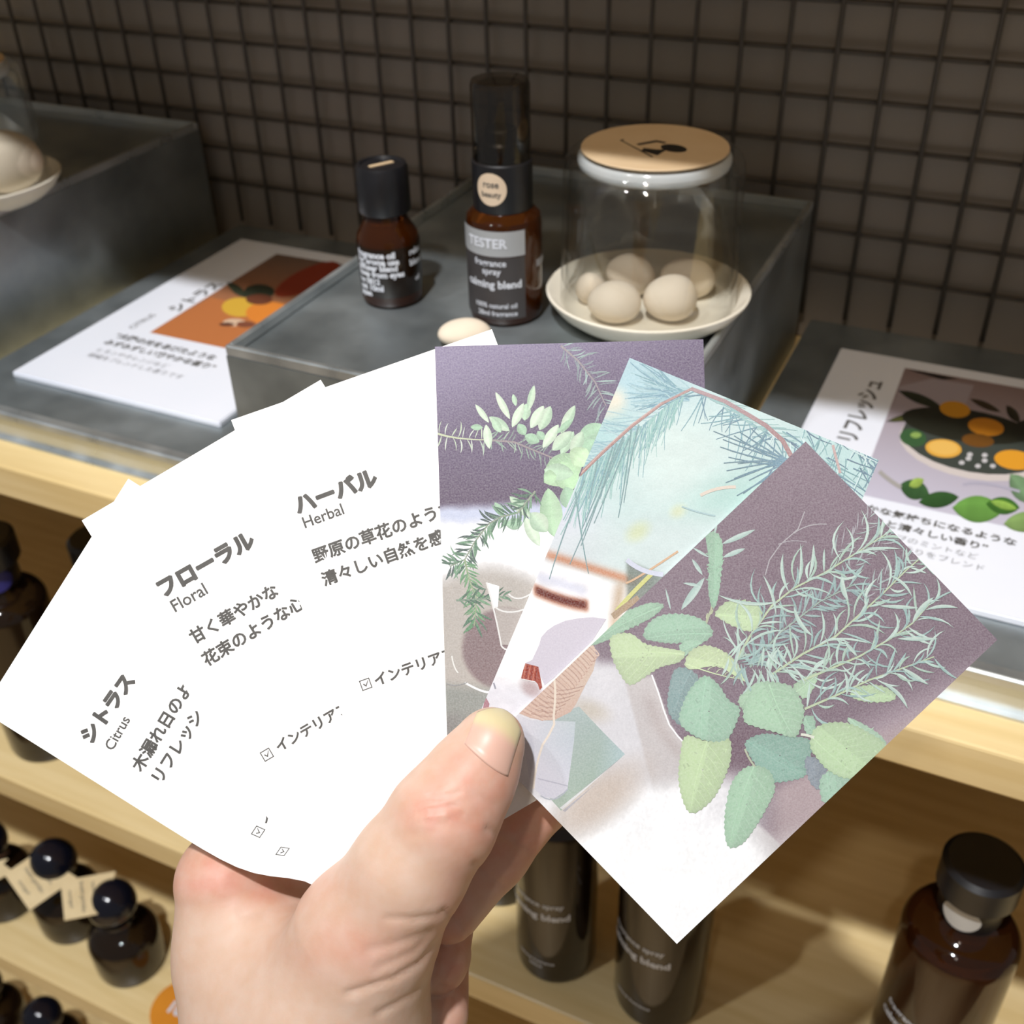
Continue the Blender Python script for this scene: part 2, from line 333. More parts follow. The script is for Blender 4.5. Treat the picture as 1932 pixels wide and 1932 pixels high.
def pebble(loc, sx, sy, sz, rz, seed, label):
    bm = bmesh.new(); bmesh.ops.create_icosphere(bm, subdivisions=4, radius=1); rnd = random.Random(seed)
    k = [(rnd.uniform(.8, 2.2), rnd.uniform(0, 6)) for _ in range(3)]
    for v in bm.verts:
        c = v.co; f = 1 + .06 * math.sin(k[0][0] * c.x * 2 + k[0][1]) + .05 * math.sin(k[1][0] * c.y * 2 + k[1][1])
        v.co = Vector((c.x * sx * f, c.y * sy * f, c.z * sz * (1 + .05 * math.sin(2 * c.x + k[2][1]))))
    zmin = min(v.co.z for v in bm.verts)
    o = bm_obj('aroma_stone', bm, M['stone'], None, True); o.location = (loc[0], loc[1], loc[2] - zmin - 0.0003); o.rotation_euler = (0, 0, rz)
    return tag(o, label, 'stone', 'aroma stones')
for dx, dy, sx, sy, sz, rz, lb in [(-.0075, -.0185, .0110, .0088, .0078, .30, 'brightest rounded aroma stone at the front left under the glass'),
                               (.0130, -.0085, .0112, .0098, .0085, .9, 'beige aroma stone at the front right under the glass'),
                               (-.0095, .0075, .0102, .0088, .0082, -.3, 'beige aroma stone at the back left under the glass'),
                               (.0125, .0135, .0105, .0088, .0085, .2, 'beige aroma stone at the back right under the glass'),
                               (-.0215, -.0075, .0060, .0058, .0062, .1, 'small pinkish aroma stone at the left wall of the glass')]:
    pebble((DC[0] + dx, DC[1] + dy, .0040), sx, sy, sz, rz, int(dx * 1e5), lb)
pebble((DL[0] + .018, DL[1] + .004, .0046), .0175, .0150, .0150, .4, 7, 'large cream aroma stone under the left glass cloche')
sp = onz(880, 648, 0.0)
pebble((sp[0], sp[1], 0.0), .0105, .0075, .0050, .5, 3, 'cream pebble lying on the riser just behind the white cards')

# ------------------------------------------------------------------ bottles on the lower shelves
def spray(loc, r, h, label, ang, lines, stick=None, mkey='darkglass', nk=.0095):
    e = tag(empty('room_spray_bottle', loc), label, 'bottle', 'dark bottles on the second shelf')
    s = r * .45
    lathe('body', [(0, 0), (r * .88, 0), (r * .97, .0015), (r, .005)] + [(r - s + x, z) for x, z in arc(0, h - s, s, 0, 78, 7)] + [(nk * 1.1, h + .004), (nk, h + .006), (nk, h + .012), (0, h + .012)], M[mkey], e)
    lathe('collar', [(0, h + .007), (nk * 1.25, h + .007), (nk * 1.3, h + .008), (nk * 1.3, h + .020), (nk * 1.1, h + .0215), (0, h + .0215)], M['blackplastic'], e)
    lathe('pump_head', [(0, h + .0215), (nk * 1.55, h + .0215), (nk * 1.62, h + .0225), (nk * 1.62, h + .036), (nk * 1.4, h + .038), (0, h + .038)], M['blackplastic'], e)
    if lines: wrap_text('lettering', lines, r * 1.006, M['print_white'], e, ang)
    if stick: round_sticker('neck_sticker', nk * 1.32, h + .014, .0068, ang + .1, M[stick], e, 1.25)
    return e
zs = -0.3253
def va(x, y): return math.atan2(CAMP[1] - y, CAMP[0] - x)
spray((.0987, -.0555, zs), .0205, .118, 'dark spray bottle lettered blend nearest the hand on the second shelf', va(.0987, -.0555) - .55,
      [('fragrance spray', .0048, .062, .02, 'c'), ('calming blend', .0066, .0525, .03, 'c'), ('natural fragrance', .0030, .0165, .02, 'c'), ('250ml', .0030, .0125, .02, 'c')])
spray((.1545, -.0555, zs), .0225, .118, 'dark spray bottle directly below the white tip of the herb card', va(.1545, -.0555) - .6,
      [('fragrance spray', .0048, .062, .02, 'c'), ('calming blend', .0066, .0525, .03, 'c'), ('natural fragrance', .0030, .0165, .02, 'c')])
spray((.0530, -.0270, zs), .0205, .112, 'dark spray bottle mostly hidden behind the curled fingers', va(.05, -.03), None)
spray((.2780, -.0340, zs), .0245, .104, 'large amber bottle with round neck sticker at the lower right', va(.278, -.034) - .25,
      [('fragrance refill', .0050, .0500, .02, 'c'), ('calming blend', .0062, .0415, .03, 'c')], 'white_sticker', 'deepamber', .0100)
spray((-.2560, -.0480, zs), .0250, .120, 'amber bottle with blue neck label at the left edge', va(-.256, -.048), None, 'blue_label', 'darkglass', .0115)
spray((-.1980, -.0200, zs), .0240, .118, 'dark bottle behind the top edge of the citrus card', va(-.212, -.033), [('blend', .006, .05, .03, 'c')])
spray((-.3420, -.0380, zs), .0250, .118, 'dark bottle on the second shelf beyond the left picture edge', 0, None)

def diffuser(loc, label):
    e = tag(empty('diffuser_bottle', loc), label, 'bottle', 'round capped diffuser bottles')
    lathe('body', [(0, 0), (.0225, 0), (.0252, .0015), (.0262, .005), (.0264, .018)] + [(.0264 - .017 + x, z) for x, z in arc(0, .030, .017, 0, 70, 7)] + [(.0118, .0500), (.0112, .0530), (0, .0530)], M['darkglass'], e)
    lathe('cap', [(0, .0525), (.0125, .0525), (.0132, .0530), (.0132, .0560)] + [(max(x, 0), z) for x, z in arc(0, .0705, .0180, -52, 90, 14)], M['ballcap'], e)
    return e
def paper_tag(neck, down, across, label, l=.043, w=.0180):
    """a notched paper tag hung from a bottle neck: its long side runs along 'down', its width along 'across' (world directions)"""
    X = Vector(down).normalized(); Y = (Vector(across) - X * Vector(across).dot(X)).normalized(); Z = X.cross(Y)
    if Z.dot(Vector(CAMP) - Vector(neck)) < 0: Y, Z = -Y, -Z
    t = empty('paper_tag'); t.matrix_world = Matrix(((X.x, Y.x, Z.x, neck[0]), (X.y, Y.y, Z.y, neck[1]), (X.z, Y.z, Z.z, neck[2]), (0, 0, 0, 1)))
    tag(t, label, 'tag', 'cream paper tags on bottles'); th = .0009
    bm = bmesh.new()
    vs = [bm.verts.new((x, y, 0)) for x, y in [(.0005, -w), (l, -w), (l, w), (.0005, w), (.004, w * .42), (-.001, w * .30), (.0075, w * .12), (.0075, -w * .12), (-.001, -w * .30), (.004, -w * .42)]]; f = bm.faces.new(vs)
    r = bmesh.ops.extrude_face_region(bm, geom=[f]); bmesh.ops.translate(bm, vec=(0, 0, th), verts=[v for v in r['geom'] if isinstance(v, bmesh.types.BMVert)])
    bmesh.ops.recalc_face_normals(bm, faces=bm.faces[:]); bm_obj('paper', bm, M['tag'], t)
    for s, size, x in (('room diffuser', .0036, .018), ('calming blend', .0042, .026), ('fragrance', .0034, .034)):
        v, fc = glyphs(s, .01); w2 = v[:, 0].max() * size / 2
        obj('lettering', [(x - yy * size, w2 - xx * size, th + .0001) for xx, yy in v], [q[::-1] for q in fc], M['print_grey'], t)
    tube('string', [(.0125, .0004, th), (.0085, -.0006, .0022), (.003, .0005, .0018), (-.004, 0, -.001)], .0006, M['string'], t)
    return t
def between(px, py, x, y, z, back):
    """the point seen at (px, py) that hangs 'back' metres nearer than the bottle axis at (x, y)"""
    r = ray(px, py); d = np.linalg.norm(np.array((x, y, z)) - CAMP) / np.linalg.norm(r); return CAMP + r * (d - back)
z3 = -0.577
trio = [((-.2620, -.0460, z3), 'round black diffuser bottle nearest the wrist on the third shelf', (224, 1680), (118, 1700), (218, 1640), (229, 1712), 'cream paper tag with brown string nearest the wrist'),
        ((-.3290, -.0360, z3), 'round black diffuser bottle in the middle of the tagged trio', (122, 1622), (32, 1684), (101, 1580), (135, 1654), 'cream paper tag in the middle of the tagged trio'),
        ((-.3930, -.0440, z3), 'round black diffuser bottle leftmost of the tagged trio', (8, 1612), (-80, 1660), (-8, 1570), (14, 1640), 'cream paper tag at the left picture edge')]
for loc, lb, n0, n1, s0, s1, tl_ in trio:
    diffuser(loc, lb)
    A0 = between(*n0, *loc[:2], loc[2] + .055, .017); A1 = between(*n1, *loc[:2], loc[2] + .04, .030); B0 = between(*s0, *loc[:2], loc[2] + .055, .014); B1 = between(*s1, *loc[:2], loc[2] + .055, .022)
    paper_tag(A0, A1 - A0, B1 - B0, tl_, l=np.linalg.norm(A1 - A0), w=np.linalg.norm(B1 - B0) / 2)
diffuser((-.2000, .0000, z3), 'round black diffuser bottle set back behind the wrist')
diffuser((.0450, -.0500, z3), 'round black diffuser bottle below the curled fingertips')
z4 = -0.829
diffuser((-.4150, -.0500, z4), 'round black diffuser bottle on the lowest shelf at bottom left')
paper_tag((-.4150 + .006, -.0500 - .016, z4 + .058), (-.7, -.5, -.45), (.6, -.75, .1), 'cream paper tag on the lowest shelf at bottom left')
diffuser((-.4900, -.0500, z4), 'round black diffuser bottle on the lowest shelf at left edge')
q = onz(320, 1935, z3)
os_ = obj('round_sticker', [(0, 0, .0004)] + [(.0235 * math.cos(t), .0235 * math.sin(t), .0004) for t in np.linspace(0, 2 * math.pi, 40, False)] + [(.0235 * math.cos(t), .0235 * math.sin(t), 0) for t in np.linspace(0, 2 * math.pi, 40, False)],
     [(0, 1 + k, 1 + (k + 1) % 40) for k in range(40)] + [(1 + k, 41 + k, 41 + (k + 1) % 40, 1 + (k + 1) % 40) for k in range(40)], M['orange'])
os_.location = (q[0], max(q[1], YF + .0245), z3); tag(os_, 'round orange sticker with white lettering on the third shelf', 'sticker')
V, F = [], []
for s, size, y, off in (('FRAGRANCE', .0042, .0085, .03), ('10%', .013, -.0065, .04)):
    v, fc = glyphs(s, off); n = len(V); w2 = v[:, 0].max() * size / 2
    V += [(xx * size - w2, yy * size + y, .0006) for xx, yy in v]; F += [tuple(i + n for i in qq) for qq in fc]
obj('lettering', V, F, M['print_white'], os_)

# ------------------------------------------------------------------ the fan of scent cards
D0 = 0.236                                      # distance of the fan from the lens, metres
HM = Matrix.Translation(Vector(CAMP + D0 * ROT[:, 2])) @ CAMROT.to_4x4()      # frame of the hand: right, up, towards the viewer
def hp(px, py, w):
    """a point of the hand's frame in millimetres: seen at (px, py), w mm in front of the fan's back card"""
    z = D0 * 1000 - w
    return np.array([(px - 966) * z / FPX, -(py - 966) * z / FPX, w])
class Card:
    def __init__(s, tl, tr, bl, w, warp=False):
        s.tl = np.array(tl, float); s.e1 = np.array(tr, float) - s.tl; s.e2 = np.array(bl, float) - s.tl; s.w = w; s.warp = warp
        s.inv = np.linalg.inv(np.array([s.e1, s.e2]).T)
    def ab(s, p): return s.inv @ (np.asarray(p, float) - s.tl)
    def px(s, a, b): return s.tl + s.e1 * a + s.e2 * b
    def pos(s, p, lift=0.0):
        x, y = p; w = s.w
        if s.warp:
            g = math.exp(-((x - 620) ** 2 + (y - 1720) ** 2) / (2 * 90 ** 2)); y -= 70 * g; w += 4.5 * g
        return hp(x, y, w + lift) * 0.001
CARDS = {
 'citrus': Card((-34, 1341), (242, 903), (671, 1785), 0.0, True),
 'floral': Card((154, 982), (605, 716.4), (623, 1739), 0.7, True),
 'herbal': Card((436, 792.5), (928, 621), (730, 1573), 1.4, True),
 'eucalyptus': Card((820.5, 654), (1327, 640), (846, 1466), 2.1),
 'pine': Card((1188, 675), (1658, 868), (871, 1426), 2.8),
 'sage': Card((1520, 833), (1882, 1207), (915, 1407), 3.6)}
CLABEL = {
 'citrus': 'white scent card headed Citrus at the far left of the fan',
 'floral': 'white scent card headed Floral between two other white cards',
 'herbal': 'white scent card headed Herbal touching the purple photo card',
 'eucalyptus': 'photo card of eucalyptus sprigs on purple in the fan',
 'pine': 'pale teal photo card of pine needles in the fan',
 'sage': 'frontmost photo card of sage leaves and herbs on plum'}
def to_h(o):
    o.matrix_world = HM; return o
def make_card(key):
    c = CARDS[key]; na, nb = (14, 22) if c.warp else (1, 1); V, F = [], []
    for side in (0.0, -0.35):
        for j in range(nb + 1):
            for i in range(na + 1): V.append(c.pos(c.px(i / na, j / nb), side))
    W = na + 1; N = W * (nb + 1)
    for j in range(nb):
        for i in range(na):
            q = (j * W + i, (j + 1) * W + i, (j + 1) * W + i + 1, j * W + i + 1); F.append(q); F.append(tuple(N + k for k in q[::-1]))
    rim = [(0, j) for j in range(nb)] + [(i, nb) for i in range(na)] + [(na, j) for j in range(nb, 0, -1)] + [(i, 0) for i in range(na, 0, -1)]
    idx = [j * W + i for i, j in rim]
    for k in range(len(idx)): a, b_ = idx[k], idx[(k + 1) % len(idx)]; F.append((a, N + a, N + b_, b_))
    o = to_h(obj('scent_card', V, F, M['paper'])); c.obj = o
    return tag(o, CLABEL[key], 'card', 'fan of scent cards')
for k in CARDS: make_card(k)
def clip_mesh(V2, F, inside):
    return V2, F
def card_text(key, lines):
    """lines: (text, centre of first glyph px, centre of last glyph px, embolden); latin: ('L', text, start baseline px, end px, embolden)"""
    c = CARDS[key]
    for ln in lines:
        if ln[0] == 'L':
            _, s, p0, p1, off = ln; v, f = glyphs(s, off); p0 = np.array(p0, float); d = np.array(p1, float) - p0; sc = np.linalg.norm(d) / v[:, 0].max()
            u = d / np.linalg.norm(d); nrm = np.array([u[1], -u[0]]); pts = [p0 + u * x * sc + nrm * y * sc for x, y in v]
        else:
            s, p0, p1, nvis, off = ln; v, f = glyphs(s, off); p0 = np.array(p0, float); d = np.array(p1, float) - p0; sc = np.linalg.norm(d) / (nvis - 1)
            u = d / np.linalg.norm(d); nrm = np.array([u[1], -u[0]]); pts = [p0 + u * (x - .5) * sc + nrm * (y - .38) * sc * .96 for x, y in v]
        ab = np.array([c.ab(p) for p in pts]); keep = (ab[:, 0] > 0) & (ab[:, 0] < 1) & (ab[:, 1] < 1)
        f = [q for q in f if all(keep[list(q)])]; e = sc * (.006 if ln[0] == 'L' else .030 if off > .03 else .017)
        V, F = [], []
        for k, sh in enumerate((np.zeros(2), u * e, -u * e, nrm * e, -nrm * e)):
            F += [tuple(i + len(V) for i in q) for q in f]; V += [c.pos(p + sh, 0.04 + .002 * k) for p in pts]
        o = obj('lettering', V, F, M['print_grey'], None); o.parent = c.obj
def checkbox(key, ctr, ang, s=20):
    c = CARDS[key]; a = math.radians(ang); u = np.array([math.cos(a), -math.sin(a)]); n = np.array([-math.sin(a), -math.cos(a)]); h = s / 2
    def P(x, y): return np.array(ctr) + u * x + n * y
    V, F = [], []
    def quad(*p): F.append(tuple(range(len(V), len(V) + 4))); V.extend(c.pos(P(*q), 0.04) for q in p)
    t = 1.7
    quad((-h, -h), (h, -h), (h, -h + t), (-h, -h + t)); quad((-h, h - t), (h, h - t), (h, h), (-h, h)); quad((-h, -h), (-h + t, -h), (-h + t, h), (-h, h)); quad((h - t, -h), (h, -h), (h, h), (h - t, h))
    quad((-5, 1), (-3.5, 3), (-.5, -1.5), (-.5, -5)); quad((-.5, -5), (-.5, -1.5), (6.5, 6.5), (6.5, 5))
    o = obj('check_box', V, F, M['print_grey']); o.parent = c.obj
card_text('citrus', [('シトラス', (170, 1382), (234, 1290), 4, .031), ('L', 'Citrus', (212, 1418), (246, 1358), .004), ('木漏れ日のような', (264, 1438), (346, 1304), 6, .013),
                     ('リフレッシュ', (300, 1462), (367, 1355), 5, .013), ('インテリアフレグランス', (506, 1549), (560, 1463), 5, .013)])
checkbox('citrus', (487, 1576), 58); checkbox('citrus', (533, 1634), 58)
card_text('floral', [('フローラル', (315, 1105), (458, 1024), 5, .031), ('L', 'Floral', (329, 1156), (393, 1119), .004), ('甘く華やかな', (373, 1197), (509, 1118), 6, .013),
                     ('花束のような心地', (397, 1239), (558, 1141), 7, .013), ('インテリアフレグランス', (532, 1404), (623, 1351), 5, .013)])
checkbox('floral', (503.5, 1424), 30.5)
card_text('herbal', [('ハーバル', (575, 948), (690, 905), 4, .031), ('L', 'Herbal', (574, 997), (650, 969), .004), ('野原の草花のような', (605, 1045), (812, 970), 8, .013),
                     ('清々しい自然を感じる', (622, 1089), (823, 1015), 8, .013), ('インテリアフレグランス', (718, 1280), (820, 1243), 5, .013)])
checkbox('herbal', (690, 1291), 20)

# ------------------------------------------------------------------ printed pictures (flat ink on the card faces)
def vnoise(x, y, seed=0):
    rs = np.random.RandomState(seed); g = rs.rand(64, 64)
    xi, yi = np.floor(x).astype(int), np.floor(y).astype(int); fx, fy = x - xi, y - yi; fx = fx * fx * (3 - 2 * fx); fy = fy * fy * (3 - 2 * fy)
    G = lambda a, b_: g[a % 64, b_ % 64]
    return (G(xi, yi) * (1 - fx) + G(xi + 1, yi) * fx) * (1 - fy) + (G(xi, yi + 1) * (1 - fx) + G(xi + 1, yi + 1) * fx) * fy
def ss(a, b_, x): t = np.clip((x - a) / (b_ - a), 0, 1); return t * t * (3 - 2 * t)
def blob(x, y, cx, cy, rx, ry, ang=0, soft=.5):
    c, s_ = math.cos(ang), math.sin(ang); u = ((x - cx) * c + (y - cy) * s_) / rx; v = (-(x - cx) * s_ + (y - cy) * c) / ry
    return 1 - ss(1 - soft, 1 + soft, np.sqrt(u * u + v * v))
def ink(c, gain):
    l = linarr(np.clip(c, 0, 255)); return l * gain + (.90 - gain) * ss(.80, 1.0, l.min(-1))[..., None]
def linarr(c): c = np.asarray(c, float) / 255; return np.where(c > .04045, ((c + .055) / 1.055) ** 2.4, c / 12.92)
class Art:
    """ink polygons in picture coordinates, painted in order; base = smooth ground colours on a grid"""
    def __init__(s, gain, haze=1.0, ghaze=1.0): s.V, s.C, s.F, s.L = [], [], [], []; s.layer = 0; s.gain = gain; s.haze = haze; s.ghaze = ghaze
    def poly(s, pts, cols):
        s.layer += 1; n = len(s.V)
        if np.ndim(cols) == 1: cols = [cols] * len(pts)
        s.V += [tuple(p) for p in pts]; s.C += [tuple(c) for c in cols]; s.L += [s.layer] * len(pts); s.F.append(tuple(range(n, n + len(pts))))
    def strip(s, rows, cols):
        """rows: list of equally long point lists, cols the same -> quads"""
        s.layer += 1; n = len(s.V); k = len(rows[0])
        for r, c in zip(rows, cols): s.V += [tuple(p) for p in r]; s.C += [tuple(q) for q in c]; s.L += [s.layer] * k
        for i in range(len(rows) - 1):
            for j in range(k - 1): a = n + i * k + j; s.F.append((a, a + 1, a + k + 1, a + k))
    def leaf(s, p0, p1, w, col, col2=None, bend=0.0, tooth=0.0, n=14, vein=True, full=.5, var=.035, seed=0):
        p0, p1 = np.array(p0, float), np.array(p1, float); d = p1 - p0; L_ = np.linalg.norm(d); u = d / L_; nn = np.array([-u[1], u[0]])
        col = np.array(col, float); col2 = np.array(col2 if col2 is not None else col * 1.12, float); rnd = random.Random(seed + int(p0[0]) * 7 + int(p1[1]))
        rows, cols = [], []
        if tooth: n = 34
        for i in range(n + 1):
            t = i / n; prof = (math.sin(math.pi * t ** (math.log(.5) / math.log(full))) if 0 < t < 1 else 0.0) ** .75
            c = p0 + d * t + nn * bend * L_ * 4 * t * (1 - t)
            wl = w / 2 * prof; tl = tooth * w * (.5 if i % 2 else -.5) * prof
            j = 1 + var * (rnd.random() - .5) * 2
            cl, cr = col * j, col2 * j; cm = (cl + cr) / 2 * (1.14 if vein else 1.0); ml = (cl * .96 + cm * .04)
            rows.append([c + nn * (wl + tl), c + nn * wl * .5, c + nn * w * .012, c - nn * w * .012, c - nn * wl * .5, c - nn * (wl + tl)])
            cols.append([cl * .94, cl * 1.03, cm, cm, cr * 1.03, cr * .97])
        s.strip(rows, cols)
        if vein and w > 60:
            for k in range(1, 6):
                t = k / 6.5; c = p0 + d * t + nn * bend * L_ * 4 * t * (1 - t)
                for sg in (-1, 1):
                    prof = math.sin(math.pi * min(t + .12, .98)) ** .75; e = c + u * L_ * .14 + nn * sg * w * .40 * prof
                    s.stroke([c, (c + e) / 2 + u * 3, e], 2.2, (col if sg > 0 else col2) * 1.13)
    def shape(s, pts, base, tip, col, tooth=2.2, vein=1.10, seed=1, veins=6, mottle=26):
        """a leaf traced as an outline: toothed edge, lighter midrib and side veins, mottled blade"""
        rnd = random.Random(seed); pts = [np.array(p, float) for p in pts]; base, tip = np.array(base, float), np.array(tip, float); col = np.array(col, float)
        out = []
        for i in range(len(pts)):      # Catmull-Rom round the outline
            p0, p1, p2_, p3_ = pts[i - 1], pts[i], pts[(i + 1) % len(pts)], pts[(i + 2) % len(pts)]
            n = max(3, int(np.linalg.norm(p2_ - p1) / 5))
            for k in range(n):
                t = k / n; out.append(.5 * (2 * p1 + (p2_ - p0) * t + (2 * p0 - 5 * p1 + 4 * p2_ - p3_) * t * t + (3 * p1 - p0 - 3 * p2_ + p3_) * t ** 3))
        c = sum(out) / len(out); d = tip - base; L_ = np.linalg.norm(d); u = d / L_; nn = np.array([-u[1], u[0]]); n = len(out); ring = []
        for i, p in enumerate(out):
            r = p - c; ring.append(p + r / (np.linalg.norm(r) + 1e-6) * (tooth * (.6 if i % 2 else -.6)))
        side = lambda p: 1.05 if (p - c) @ nn > 0 else .96
        rows, cols = [], []
        for f, sh in ((1.0, .92), (.86, 1.0), (.5, 1.03), (.02, 1.04)):
            rows.append([c + (p - c) * f for p in ring] + [c + (ring[0] - c) * f]); q = [col * sh * side(p) * (1 + .03 * (rnd.random() - .5)) for p in ring]; cols.append(q + [q[0]])
        s.strip(rows, cols)
        def reach(o, dr):
            best = 1e9
            for a, b_ in zip(out, out[1:] + out[:1]):
                m = np.array([dr, a - b_]).T
                if abs(np.linalg.det(m)) < 1e-9: continue
                t, v = np.linalg.solve(m, a - o)
                if t > 0 and -1e-6 <= v <= 1.000001: best = min(best, t)
            return best if best < 1e8 else 0
        for _ in range(mottle):
            a = rnd.random() * 6.283; dr = np.array([math.cos(a), math.sin(a)]); q = c + dr * reach(c, dr) * math.sqrt(rnd.random()) * .86; b2 = rnd.random() * 6.283
            s.stroke([q, q + np.array([math.cos(b2), math.sin(b2)]) * rnd.uniform(3, 8)], rnd.uniform(1.2, 3.0), col * rnd.choice([.90, .94, 1.06, 1.10]))
        if vein:
            s.stroke([base, (base + tip) / 2 + nn * L_ * .03, tip - u * L_ * .06], 2.6, np.minimum(col * vein * 1.05, 250), None, 1.0)
            for k in range(veins):
                t = (k + .6) / (veins + .4); o = base + d * t * .92
                for sg in (-1, 1):
                    dr = u * .62 + nn * sg * .78; e = o + dr * min(reach(o, dr) * .86, L_ * .6); s.stroke([o, (o + e) / 2 - u * 2, e], 1.7, np.minimum(col * vein, 250), None, .8)
    def stroke(s, pts, w, col, col2=None, w2=None):
        pts = [np.array(p, float) for p in pts]
        if len(pts) == 3:   # smooth
            a, b_, c = pts; pts = [(1 - t) ** 2 * a + 2 * t * (1 - t) * (2 * b_ - (a + c) / 2) + t * t * c for t in np.linspace(0, 1, 7)]
        rows, cols = [], []; col = np.array(col, float); col2 = col if col2 is None else np.array(col2, float); w2 = w if w2 is None else w2
        for i, p in enumerate(pts):
            d = pts[min(i + 1, len(pts) - 1)] - pts[max(i - 1, 0)]; d = d / (np.linalg.norm(d) + 1e-9); nn = np.array([-d[1], d[0]]); t = i / (len(pts) - 1)
            ww = w * (1 - t) + w2 * t; rows.append([p + nn * ww / 2, p - nn * ww / 2]); cc = col * (1 - t) + col2 * t; cols.append([cc, cc])
        s.strip(rows, cols)
    def spray(s, path, n, length, w, cols, spread=(25, 60), seed=1, stemcol=None, stemw=5, jit=.3, curve=.12):
        """stem with narrow leaves on both sides"""
        rnd = random.Random(seed); path = [np.array(p, float) for p in path]
        if stemcol is not None: s.stroke(path, stemw, stemcol, None, stemw * .5)
        seg = [np.linalg.norm(b_ - a) for a, b_ in zip(path, path[1:])]; tot = sum(seg)
        for k in range(n):
            t = (k + rnd.random()) / n * tot; i = 0
            while i < len(seg) - 1 and t > seg[i]: t -= seg[i]; i += 1
            p = path[i] + (path[i + 1] - path[i]) * t / seg[i]; d = (path[i + 1] - path[i]) / seg[i]
            a = math.radians(rnd.uniform(*spread)) * (1 if k % 2 else -1); c, q = math.cos(a), math.sin(a); e = np.array([d[0] * c - d[1] * q, d[0] * q + d[1] * c])
            L_ = length * (1 + jit * (rnd.random() * 2 - 1)); col = np.array(cols[rnd.randrange(len(cols))], float)
            s.leaf(p, p + e * L_, w * rnd.uniform(.75, 1.2), col, col * 1.1, bend=curve * rnd.uniform(-1, 1), n=6, vein=False)
    def build(s, name, pos, inside, parent, m, base=None, dz=None):
        """inside(p)-> (a, b) in 0..1; clips everything to the unit square of the card"""
        from math import inf
        V, C, F = [], [], []
        if base is not None:
            (na, nb, pxf, colf) = base
            aa, bb = np.meshgrid(np.linspace(0, 1, na + 1), np.linspace(0, 1, nb + 1)); P = np.array([pxf(a, b_) for a, b_ in zip(aa.ravel(), bb.ravel())])
            C0 = colf(P[:, 0], P[:, 1]); V += [pos(p, .02) for p in P]; C += list(ink(255 - (255 - C0) * s.ghaze, s.gain))
            for j in range(nb):
                for i in range(na): q = j * (na + 1) + i; F.append((q, q + na + 1, q + na + 2, q + 1))
        AB = [inside(p) for p in s.V]; LC = ink(255 - (255 - np.array(s.C)) * s.haze, s.gain) if s.C else []
        for f in s.F:
            poly = [(AB[i][0], AB[i][1], *LC[i], *s.V[i]) for i in f]
            for ax, lim, sg in ((0, 0, 1), (0, 1, -1), (1, 0, 1), (1, 1, -1)):
                if all((q[ax] - lim) * sg >= 0 for q in poly): continue
                out = []
                for k in range(len(poly)):
                    A, B = poly[k - 1], poly[k]; ia, ib = (A[ax] - lim) * sg >= 0, (B[ax] - lim) * sg >= 0
                    if ia != ib: t = (lim - A[ax]) / (B[ax] - A[ax]); out.append(tuple(x + (y - x) * t for x, y in zip(A, B)))
                    if ib: out.append(B)
                poly = out
                if len(poly) < 3: break
            if len(poly) < 3: continue
            n = len(V); z = .03 + s.L[f[0]] * (dz or .00012)
            for q in poly: V.append(pos((q[5], q[6]), z)); C.append(q[2:5])
            F.append(tuple(range(n, n + len(poly))))
        me = bpy.data.meshes.new(name); me.from_pydata([tuple(map(float, v)) for v in V], [], F)
        at = me.color_attributes.new('ink', 'FLOAT_COLOR', 'POINT'); a4 = np.ones((len(V), 4), np.float32); a4[:, :3] = np.array(C); at.data.foreach_set('color', a4.ravel())
        o = link(name, me, m); o.parent = parent; return o
GAIN = 0.76
def mixc(c, col, m): return c * (1 - m[:, None]) + np.array(col, float) * m[:, None]
def rowz(v, col): return np.tile(np.array(col, float), (len(v), 1))
# ---- eucalyptus card
def E4(p): return (800 + p[0] / 2.478, 620 + p[1] / 2.478)
def ground4(x, y):
    X, Y = (x - 800) * 2.478, (y - 620) * 2.478; n = vnoise(X / 60, Y / 40, 3)
    c = rowz(x, (138, 126, 158)); c = mixc(c, (102, 88, 114), ss(150, 640, Y + X * .35)); c = mixc(c, (92, 76, 96), ss(560, 800, Y) * .6)
    hz = 838 - X * .05 + 14 * (n - .5)
    w = ss(hz - 22, hz + 30, Y); c = mixc(c, (206, 214, 240), w); c = mixc(c, (252, 252, 255), ss(870, 930, Y + 40 * (n - .5)))
    t = ss(1120, 1230, Y + 120 * np.exp(-((X - 300) / 260) ** 2) - 60); c = mixc(c, (190, 182, 174), t)
    c = mixc(c, (134, 112, 114), blob(X, Y, 380, 1500, 205, 195, .25, .08)); c = mixc(c, (205, 198, 186), blob(X, Y, 380, 1500, 215, 205, .25, .04) * (1 - blob(X, Y, 380, 1500, 205, 195, .25, .08)) * .5)
    c = mixc(c, (146, 150, 144), ss(1640, 1720, Y + X * -.12 + 30)); c = mixc(c, (120, 116, 116), ss(1760, 1850, Y) * ss(300, 80, X) * .7)
    return c * (1 + .05 * (vnoise(X / 14, Y / 9, 5)[:, None] - .5))
A = Art(GAIN, .62, .84)
Lf = lambda p0, p1, w, col=(158, 196, 158), col2=None, **k: A.leaf(E4(p0), E4(p1), w / 2.478, col, col2, **k)
A.spray([E4((640, 80)), E4((720, 150)), E4((800, 250)), E4((850, 360))], 34, 34, 3.2, [(84, 96, 108), (96, 118, 118), (120, 150, 146)], (30, 75), 5, (120, 104, 110), 4)
A.spray([E4((60, 490)), E4((160, 512)), E4((290, 520))], 16, 26, 2.4, [(150, 176, 150), (174, 196, 160), (190, 204, 186)], (55, 100), 6, (188, 200, 150), 4)
